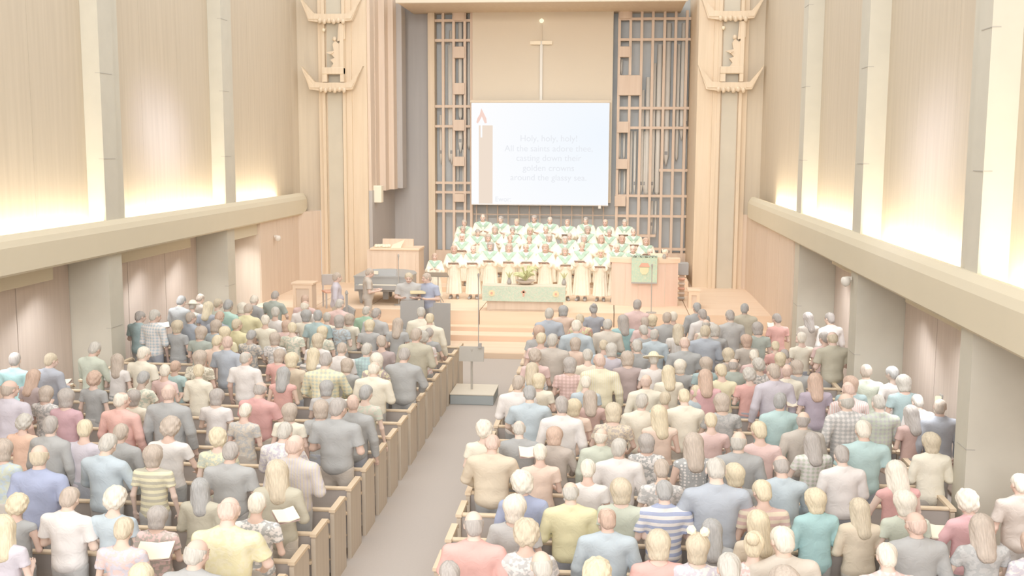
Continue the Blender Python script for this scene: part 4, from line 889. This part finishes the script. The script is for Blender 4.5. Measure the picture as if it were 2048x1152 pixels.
# ------------------------------------------------------------------ the congregation
# head-top sight line x y | sex | hair style, colour | garment kind, colour | optional: pattern and second colour, wide, book
CROWD = """
30 705 M short dark t turquoise
64 740 F long red w maroon
99 706 M short sandy j navy - - book
194 686 M short grey j sage
233 708 F long brown w white
277 693 M short white t cream wide
278 622 M short dark t teal - - book wide
307 619 M short grey d white plaid ltblue
360 592 M short black j black
385 602 F hat white w white floral sage
397 589 M short brown t taupe
381 624 M short brown d denim
355 640 F bob sandy w black
283 744 F short black w cream floral sage
330 729 F short white w pink
352 721 F short red w aqua
188 743 F curly red w black
415 604 F long blond w navy
435 597 F short sandy w sage
455 600 M short black t mint
436 624 M short red j navy
483 606 F bob white w charcoal
493 609 M short brown t yellow
506 590 M thin white j black
548 583 M short dark t dkgreen
551 614 F short grey w white
536 630 F short white w cream
470 637 M short sandy t yellow
433 641 F bob brown w ltblue
500 661 F short black w black floral beige
450 653 F bob blond w ltyellow
401 653 F bob brown w dkgreen
432 671 F short blond w peach
455 671 M thin skin t denim
610 590 M short red t pink
608 602 M bald white t white
614 619 F bob black w cream
569 640 F bob red w pink
585 645 F short blond w cream floral sage
550 665 F bob brown w white floral grey
491 702 M thin grey t white wide
398 700 F bob brown w cream floral olive
558 699 F bob brown w coral
583 706 F bob blond w tan
626 697 F long blond v white stripe charcoal
650 708 M short dark d ltyellow plaid sage wide
566 735 F long black v coral
636 667 F bob sandy w white
645 652 F bob blond w sage floral cream
678 597 M thin grey d pink
653 625 F short grey w cream
672 630 F bob dark w charcoal floral ltblue
643 620 M short black t teal
398 729 F short blond k cream
683 685 M thin brown t white
733 611 M thin grey t green
751 616 M short dark t grey
698 628 F bob brown w cream
739 640 F bob blond w charcoal
795 637 F long brown w charcoal
842 615 M short grey d cream
860 625 M thin blond d cream
834 656 M short brown j olive
857 657 F short dark w black
899 664 F curly grey w pink floral white
764 671 F short brown w maroon
732 686 M short grey d teal plaid aqua
765 706 F bob white w maroon floral ltyellow
693 718 F bob brown w charcoal
747 724 M bald white d cream wide
817 698 M short dark j black wide
653 762 F bob black w grey
749 770 F short black w beige floral sage
18 759 M bald brown t lavender wide
91 773 F bob brown w grey floral white
133 777 F bob dark w crimson
242 783 M thin white d salmon wide
268 779 F bob dark w cream
338 767 M bald skin j black wide
46 831 F curly grey w orange
114 832 M short dark j charcoal
172 840 F short blond w lavender
224 849 M short brown j charcoal
210 871 M short grey d ltblue wide
338 838 F curly brown w white
307 889 F bob brown w ltyellow stripe olive
6 878 F bob brown w sage floral ltblue
79 889 M bald sandy t royal wide
433 779 F bob dark w white
489 808 F short white w beige floral grey
517 766 M bald dark t red wide
583 806 F bob brown w cream
566 848 M short grey d white floral lavender
587 869 M bald skin d beige pin lavender wide
642 800 F bob brown w charcoal
673 796 M short dark t black wide
711 788 M bald skin j black
437 858 F curly blond w sage floral ltyellow
460 886 M short dark t charcoal wide
556 921 F long sandy k olive
32 992 F curly blond v black
8 1031 F long blond w lavender
135 977 M short brown t white wide
262 979 F curly white w ltblue
280 1013 F bob dark w brown floral pink
245 1038 F short sandy w pink floral lavender
402 957 F long black k olive
469 1000 M bald skin t ltyellow floral yellow wide
532 989 F short white w charcoal floral white book
415 1079 M bald grey t charcoal
281 1130 F bob blond w grey
1098 616 M short grey t denim
1127 612 F bob black w peach
1188 610 F updo black w navy
1161 629 F short sandy w yellow floral coral
1153 641 M short white d ltblue wide
1215 638 M short grey j beige wide
1250 630 F long dark w turquoise
1274 599 M short dark t pink
1305 629 F bob blond w charcoal
1290 634 M short brown t pink
1289 650 F short grey w charcoal
1332 624 M short brown t charcoal
1309 657 M thin grey d ltblue
1078 650 F bob red w charcoal
1082 665 F short blond w pink
1105 667 M short grey j taupe
1151 676 F bob brown w peach
1208 681 F short sandy w ltblue
1240 688 F bob grey w lavender
1258 679 M short grey t black
1277 680 F short brown w navy
1262 704 F bob brown w maroon wide
1314 707 F hat cream w white
1071 699 F curly brown w pink
1064 727 F long sandy w ltblue floral white
1140 716 F bob dark w rust plaid pink
1176 699 F short grey w cream
1200 706 M bald skin d ltyellow pin cream wide
1036 751 M short brown d white
1077 748 F bob blond w cream
1172 753 F short white w ltblue
1292 748 M bald skin d cream wide
1338 732 F long blond w cream
1347 623 F short white w grey
1357 649 F long sandy w white pin beige
1395 605 M short black j black
1406 618 M short dark d white
1412 638 M bald grey w cream
1410 651 M short sandy d denim wide
1370 674 M bald skin t black
1430 650 F bob grey w charcoal
1462 621 M short dark d grey
1489 607 M short black j olive
1516 645 F bob dark w dkgreen
1556 627 F short dark w coral
1494 669 F bob red w taupe
1552 683 F short blond w coral
1618 625 F long dark w taupe
1605 664 F short white w cream
1663 625 M short dark d white
1650 664 F short dark w pink
1667 664 M bald sandy t olive wide
1460 697 F bob sandy w brown
1520 701 F short white w pink
1469 717 M bald dark j dkgreen wide
1503 717 F curly grey w white floral charcoal
1497 738 F curly grey w coral
1548 704 F bob blond w pink
1549 727 M short brown d lavender wide
1574 727 M bald skin d cream
1595 721 F bob brown w charcoal
1572 700 F short dark w navy
1423 714 F bob brown w teal
1412 741 F long red v hotpink
1447 728 F short blond w ltyellow
1352 718 F bob white w black
1632 748 F long red w purple
1739 729 M short brown t sage wide
1803 733 F short black w white
1821 751 F bob grey w teal
1703 752 F bob red w teal
1699 764 M bald skin d pink pin white
1717 786 M bald grey d grey plaid white wide
1768 790 M thin grey d sage plaid grey
1842 790 M short grey d white
1815 812 F long dark w rust
1907 797 M thin brown j navy
1729 843 M short white t aqua wide
1864 865 F bob sandy k cream
1686 893 M short dark d white
1627 868 F long dark w white plaid sage
1606 822 M bald dark d taupe wide
1797 925 F long white v red
1060 774 M short black t ltblue
1124 792 M short dark d white
1148 797 F bob blond w peach
1181 783 F long brown w rust
1227 808 F bob sandy w tan leopard brown
1283 787 M short grey t cream
1106 856 F bob red j brown
988 843 F curly white w cream
1020 843 M bald grey j black
984 871 M bald skin j tan wide
1081 890 F short white w peach
1202 855 M bald white d sage
1238 876 M short grey d white wide
1176 921 F short white w white
1294 868 F bob dark w white floral charcoal
1330 783 F short sandy w turquoise
1320 811 F long blond v peach
1370 779 M thin blond d cream
1445 789 F bob brown w grey floral charcoal
1423 828 F short blond w pink
1560 785 M short black d aqua
1521 843 F short blond w pink
1477 861 M bald grey j black
1389 868 F long brown v black dots white
1434 919 M thin grey t denim wide
1471 927 F bob blond w charcoal
1324 921 F short brown w grey floral white
1565 914 M bald dark d ltblue
949 1021 M bald dark t coral
1047 944 F curly white k royal
1030 988 F bob white w grey
1053 1046 F curly sandy w white floral grey
1142 966 M bald grey d yellow wide
1216 1015 M thin red d ltblue wide
1087 1101 M bald grey t lavender
901 1122 M short dark t grey
1192 1119 F curly blond w cream
1267 958 F bob sandy w sage
1306 963 M short black t royal stripe white wide
1318 1063 F bob sandy w coral
1446 1042 F long black v black
1528 961 F short blond w tan stripe rust
1498 1021 F long blond w tan
1568 1053 M short white t beige wide
1462 1111 M short grey t grey
1572 1133 F bob brown w beige
1665 978 F bob blond k turquoise
1711 997 F long sandy k tan
1790 980 F bob white w sage
1834 1023 M bald skin j charcoal wide
1777 1090 M short white t pink plaid white
1940 985 F curly white k hotpink
1991 1034 F long brown w grey floral charcoal
2042 947 M short white t brown
2040 1062 F curly red w lavender floral white
"""
KN = dict(t='short-sleeved shirt', d='long-sleeved shirt', j='jacket', w='top', v='sleeveless top', k='jacket')
HS = dict(short='short', bald='balding', thin='thinning', bob='chin-length', curly='curly', long='long', updo='pinned-up', hat='')
PN = dict(stripe='striped', pin='pinstriped', plaid='checked', floral='patterned', leopard='spotted', dots='dotted')
rows = []
for ln in CROWD.strip().splitlines():
    t = ln.split(); r = dict(x=float(t[0]), y=float(t[1]), sex=t[2], hair=t[3], hc=t[4], kind=t[5], col=t[6], pat='none', c2=None, wide='wide' in t, book='book' in t)
    if len(t) > 8 and t[7] in PN: r['pat'], r['c2'] = t[7], t[8]
    rows.append(r)
rnd = random.Random(7)
placed = []
for r in sorted(rows, key=lambda r: -r['y']):
    want = 1.79 if r['sex'] == 'M' else 1.69
    best = None
    for i in range(-3, 18):
        Y = PY0+PSP*i+.585; p = at(r['x'], r['y'], Y+.03); z = p.z
        if not 1.45 < z < 1.98: continue
        X = p.x
        c = abs(z-want)*7
        for X2, i2 in placed:
            if i2 == i and abs(X2-X) < .48: c += (.50-abs(X2-X))*4
        if -.62 < X < 1.32: c += 0
        if best is None or c < best[0]: best = (c, i, X, Y, z)
    c, i, X, Y, z = best
    if i < 16 and -.78 < X < .3: X = -.78
    elif i < 16 and .3 <= X < 1.32: X = 1.32
    X = max(-7.35, min(7.35, X)); placed.append((X, i)); r.update(X=X, Y=Y, row=i, z=z)
# people by the aisle at the front stand clear of the pew ends; gently separate neighbours that still touch
for _ in range(30):
    for a in rows:
        for b in rows:
            if a is not b and a['row'] == b['row'] and 0 <= b['X']-a['X'] < .45:
                d = (.455-(b['X']-a['X']))/2; a['X'] -= d; b['X'] += d
for r in rows: r['X'] = max(-7.4, min(7.4, r['X']))
def look(r):
    col = PNAME.get(r['col'], r['col']); pt = PN[r['pat']]+' ' if r['pat'] != 'none' else ''
    if r['hair'] == 'hat': h = 'person in a wide pale hat and'
    elif r['hair'] == 'bald': h = 'balding person in'
    else: h = '%s %s-haired person in' % (HS[r['hair']], {'skin': 'fair', 'dark': 'dark', 'red': 'auburn'}.get(r['hc'], r['hc']))
    return '%s %s%s %s' % (h, pt, col, KN[r['kind']])
def where(r):
    i = r['row']; n = 15-i+1
    blk = 'left' if r['X'] < .35 else 'right'; d = abs(r['X']-.35)/7.0
    zone = 'aisle end' if d < .27 else ('wall end' if d > .75 else 'middle')
    rw = ORD[n]+' row' if 0 <= n < len(ORD) else 'front rows'
    if n < 0: rw = 'very front'
    return rw, zone, blk
labels = {}
KEYS = {'M': ['M0', 'M1', 'M2', 'M3', 'M0', 'M2', 'M4'], 'F': ['F0', 'F1', 'F2', 'F3', 'F0', 'F1']}
from collections import Counter, defaultdict
looks = Counter(look(r) for r in rows)
rowlist = defaultdict(list)
for r in rows: rowlist[look(r)].append(r)
for q, r in enumerate(rows):
    want = look(r); rw, zone, blk = where(r)
    lab = '%s, %s of %s, %s block' % (want, zone, rw, blk)
    if len(lab.split()) > 16: lab = '%s, %s, %s block' % (want, rw, blk)
    same = [s for s in rowlist[want] if s is not r and where(s) == where(r)]
    if same:
        lab = '%s, %s %s, %s block, nearer the %s' % (want.replace('long-sleeved shirt', 'shirt').replace('short-sleeved shirt', 'shirt'), zone, rw, blk, 'aisle' if abs(r['X']) < abs(same[0]['X']) else 'wall')
    key = rnd.choice(KEYS[r['sex']])
    if r['book']: key = 'M1' if r['sex'] == 'M' else 'F0'
    me, T, sx1, pose = BODY[key]
    top = (T @ Vector((0, -.02, .125))).z
    sc = r['z']/top
    rz = -math.atan2(.3-r['X'], 40-r['Y'])*.8+rnd.uniform(-.12, .12)
    skin = rnd.choice(['E6C2B0', 'E9C8B6', 'E2BBA8', 'E6C4AE', 'DDB6A2']) 
    if r['hc'] == 'black' and r['hair'] != 'long' and q % 2: skin = 'BCA190'
    o = person(key, (r['X'], r['Y'], 0), rz, sc, (1.13 if r['wide'] else 1.05 if r['sex'] == 'M' else 1.1)*rnd.uniform(.97, 1.03), r['hair'], r['hc'], skin, r['kind'], r['col'], r['pat'], r['c2'],
               low=rnd.choice(['charcoal', 'taupe', 'navy', 'black', 'beige', 'grey']), legs='skirt' if r['sex'] == 'F' and rnd.random() < .4 else 'trousers')
    tag(o, lab, 'person', 'congregation standing in the %s pews' % blk)
    r['o'] = o; r['lab'] = want

# ------------------------------------------------------------------ choir on the risers (facing the pews)
CH = {'front': (31.05, .8, [(908, 491, 'bob', 'red'), (947, 491, 'thin', 'grey'), (981, 484, 'bob', 'dark'), (1018, 487, 'long', 'brown'), (1052, 487, 'thin', 'sandy'), (1091, 488, 'bob', 'red'), (1130, 495, 'bob', 'brown'), (1164, 484, 'short', 'sandy'), (1202, 499, 'bob', 'blond'), (1234, 487, 'thin', 'white'), (1266, 490, 'bald', 'grey'), (1300, 497, 'short', 'white')]),
      'second': (32.0, .8, []),
      'third': (32.9, .95, [(924, 467, 'bob', 'white'), (976, 468, 'bob', 'brown'), (1020, 470, 'short', 'red'), (1059, 472, 'short', 'red'), (1098, 467, 'bob', 'grey'), (1130, 472, 'bob', 'grey'), (1168, 470, 'bob', 'grey'), (1202, 471, 'long', 'red'), (1244, 471, 'bob', 'red'), (1292, 475, 'bob', 'red')]),
      'fourth': (33.9, 1.12, [(926, 452, 'short', 'brown'), (955, 458, 'short', 'dark'), (990, 453, 'bob', 'brown'), (1025, 454, 'short', 'dark'), (1060, 455, 'bob', 'sandy'), (1092, 452, 'thin', 'sandy'), (1139, 466, 'short', 'grey'), (1175, 452, 'bob', 'brown'), (1219, 458, 'short', 'grey'), (1267, 457, 'thin', 'dark')]),
      'back': (34.9, 1.34, [(929, 439, 'short', 'brown'), (966, 428, 'thin', 'brown'), (1002, 432, 'short', 'dark'), (1034, 437, 'short', 'sandy'), (1069, 430, 'short', 'dark'), (1100, 433, 'thin', 'grey'), (1135, 438, 'short', 'red'), (1172, 434, 'short', 'dark'), (1211, 438, 'thin', 'sandy'), (1250, 438, 'short', 'grey')])}
for rn, (Y, fz, lst) in CH.items():
    for j, (x, y, hair, hc) in enumerate(lst):
        male = hair in ('thin', 'bald') or (rn == 'back'); key = 'C2' if male else ('C1' if j % 3 == 1 else 'C0')
        p = at(x, y, Y); top = (BODY[key][1] @ Vector((0, -.02, .125))).z; sc = (p.z-fz)/top
        o = person(key, (p.x, Y, fz), math.pi+rnd.uniform(-.15, .15), sc*1.0, 1.08, hair, hc, 'EEC9B8' if j % 4 else 'E4B9A8', 'robe', '', shoes=True)
        who = '%s %s-haired' % (HS[hair], {'dark': 'dark', 'red': 'auburn'}.get(hc, hc)) if hair != 'bald' else 'balding'
        tag(o, '%s singer in cream robe with green stole, %s from left in %s choir row' % (who, ORD[j], rn if rn in ('front', 'back') else {'third': 'second', 'fourth': 'third'}[rn]), 'person', 'robed choir singers')
        if rn == 'front' and x < 1240 or (j % 3 == 0):
            R = Matrix.Translation(o.location) @ Matrix.Rotation(o.rotation_euler.z, 4, 'Z')
            q = R @ Vector((0, .34*sc, 1.20*sc))
            b = empty('music_folder', q, o.rotation_euler.z)
            tag(b, 'dark music folder held by the %s singer in the %s choir row' % (ORD[j], rn if rn in ('front', 'back') else {'third': 'second', 'fourth': 'third'}[rn]), 'folder', 'music folders held by the choir')
            MB().quadbox([(-.15, -.1, -.05), (.15, -.1, -.05), (.15, .1, .02), (-.15, .1, .02), (-.15, -.1, -.035), (.15, -.1, -.035), (.15, .1, .035), (-.15, .1, .035)]).build('cover', M['folder'], b)
            MB().quadbox([(-.13, -.09, -.033), (.13, -.09, -.033), (.13, .09, .033), (-.13, .09, .033), (-.13, -.09, -.025), (.13, -.09, -.025), (.13, .09, .041), (-.13, .09, .041)]).build('sheet', M['paper'], b)
# robed singer at the music stand beside the piano
p = at(870, 506, 30.5); key = 'C0'; sc = (p.z-.8)/(BODY[key][1] @ Vector((0, -.02, .125))).z
tag(person(key, (p.x, 30.5, .8), math.pi, sc, 1.05, 'long', 'red', 'EEC9B8', 'robe', '', shoes=True), 'long auburn-haired singer in cream robe behind the music stand beside the piano', 'person')
p = at(1332, 498, 31.3); key = 'C2'; sc = (p.z-.8)/(BODY[key][1] @ Vector((0, -.02, .125))).z
tag(person('M0', (p.x, 31.3, .8), math.pi, sc, 1, 'short', 'white', 'EBC6B6', 'd', 'pink', shoes=True), 'white-haired person behind the right end of the pulpit', 'person')

# song leaders and helpers before the chancel
def standing(key, x, y, Y, fz, rz, hair, hc, kind, col, label, low='beige', pat='none', c2=None):
    p = at(x, y, Y); sc = (p.z-fz)/(BODY[key][1] @ Vector((0, -.02, .125))).z
    o = person(key, (p.x, Y, fz), rz, sc, 1.2, hair, hc, 'E6C0AE', kind, col, pat, c2, low=low, shoes=True); return tag(o, label, 'person')
standing('M2', 672, 545, 27.35, .15, -1.35, 'short', 'brown', 'd', 'lavender', 'person in pale lavender shirt standing sideways before the left wooden pillar', 'beige')
standing('M0', 735, 537, 28.0, .30, -1.2, 'short', 'brown', 't', 'taupe', 'person in taupe short-sleeved shirt standing sideways by the piano', 'taupe')
standing('M0', 818, 545, 27.45, .15, math.pi+.1, 'short', 'sandy', 't', 'grey', 'bearded song leader in grey shirt facing the pews', 'charcoal')
standing('M1', 856, 546, 27.45, .15, math.pi-.5, 'short', 'brown', 't', 'blue', 'song leader in light blue shirt turned towards the grey-shirted leader', 'charcoal')

for x, y, Y, hair, hc, col, pat, c2, lab in ((1396, 1070, 10.0, 'hat', 'EAE3DF', 'lavender', 'floral', 'white', 'small child with a white bow beside the black-haired person'), (1508, 1068, 10.05, 'updo', 'blond', 'white', 'floral', 'pink', 'small blond child in flowered white dress before the rust striped top'), (1392, 772, 17.3, 'short', 'blond', 'ltblue', 'none', None, 'small blond child held by the auburn-haired person in bright pink')):
    Y = PY0+PSP*round((Y-PY0)/PSP)-.25; p = at(x, y, Y); sc = p.z/1.74
    o = person('F2', (p.x, Y, 0), 0, sc, 1.0, 'bob' if hair == 'hat' else hair, 'sandy' if hair == 'hat' else hc, 'E9C8B6', 'w', col, pat, c2, legs='skirt'); tag(o, lab, 'person')
    if hair == 'hat':
        T = BODY['F2'][1]
        for s in (-1, 1):
            bo = MB().lathe([(.005, 0), (.035, .02), (.05, .06), (.02, .09)], (0, 0, 0), 8).build('bow', M['paper'], o); bo.matrix_local = T @ Matrix.Translation((s*.02, -.05, .12)) @ Matrix.Rotation(s*1.0, 4, 'Y')

# hymnals and papers in hands, placed where they show between people
BOOKS = [(120, 772, 'open newspaper-sized sheet held by the navy-jacketed person by the left wall', .16, 0), (326, 655, 'open white hymnal held by the person in teal shirt under the left ledge', .13, .5), (310, 1112, 'large open hymnal with cream pages near the lower left corner', .17, .15),
         (600, 962, 'open hymnal held up beside the pinstriped shirt, left block aisle end', .11, .6), (572, 1040, 'open hymnal held by the person in black and white patterned top', .12, .7), (690, 812, 'white page beside the black-shirted person, left block', .10, .2),
         (1056, 912, 'open hymnal between the tan jacket and the brown jacket', .11, .2), (1373, 762, 'cream page held before the auburn-haired person in pink', .10, -.3), (1430, 898, 'open hymnal beside the person in black jacket, right block', .12, 0),
         (1868, 1072, 'open hymnal between the charcoal jacket and the bright pink jacket', .12, -.4), (1098, 733, 'cream page held up beside the taupe jacket at the right block front', .09, .2), (1541, 655, 'small sheet held before the person in coral, front right', .07, 0), (8, 848, 'large cream song sheet at the left edge of the pews', .14, .5), (1583, 812, 'cream page beside the aqua shirt, right block', .09, .2)]
for x, y, lab, w, rz in BOOKS:
    c = min(rows, key=lambda r: abs(r['x']-x)*1.0+abs(r['y']+50-y)*.7); best = None
    Y = c['Y']+.42
    p = at(x, y, Y)
    if p.z > 1.35 or p.z < .95:
        d = ray(x, y); s = (1.2-H)/d[2]; p = Vector(_C+d*s)
    b = empty('open_hymnal', p, rz); tag(b, lab, 'book', 'hymnals and sheets in hands')
    for s in (-1, 1):
        MB().quadbox([(0, -w*.7, 0), (s*w, -w*.7, .02), (s*w, w*.7, .10), (0, w*.7, .08), (0, -w*.7, .012), (s*w, -w*.7, .03), (s*w, w*.7, .11), (0, w*.7, .092)]).build('page_block', M['paper'], b)
    MB().quadbox([(-w*1.03, -w*.72, .012), (w*1.03, -w*.72, .012), (w*1.03, w*.72, .092), (-w*1.03, w*.72, .092), (-w*1.03, -w*.72, .016), (w*1.03, -w*.72, .016), (w*1.03, w*.72, .096), (-w*1.03, w*.72, .096)]).build('cover', M['book'], b).location = (0, 0, -.018)
p = at(836, 588, 27.2); b = empty('open_hymnal', p, .2); tag(b, 'yellow-covered song book shared by the two song leaders', 'book')
MB().quadbox([(-.2, 0, 0), (.2, 0, 0), (.2, .16, .05), (-.2, .16, .05), (-.2, 0, .02), (.2, 0, .02), (.2, .16, .07), (-.2, .16, .07)]).build('cover', M['yellowbook'], b)
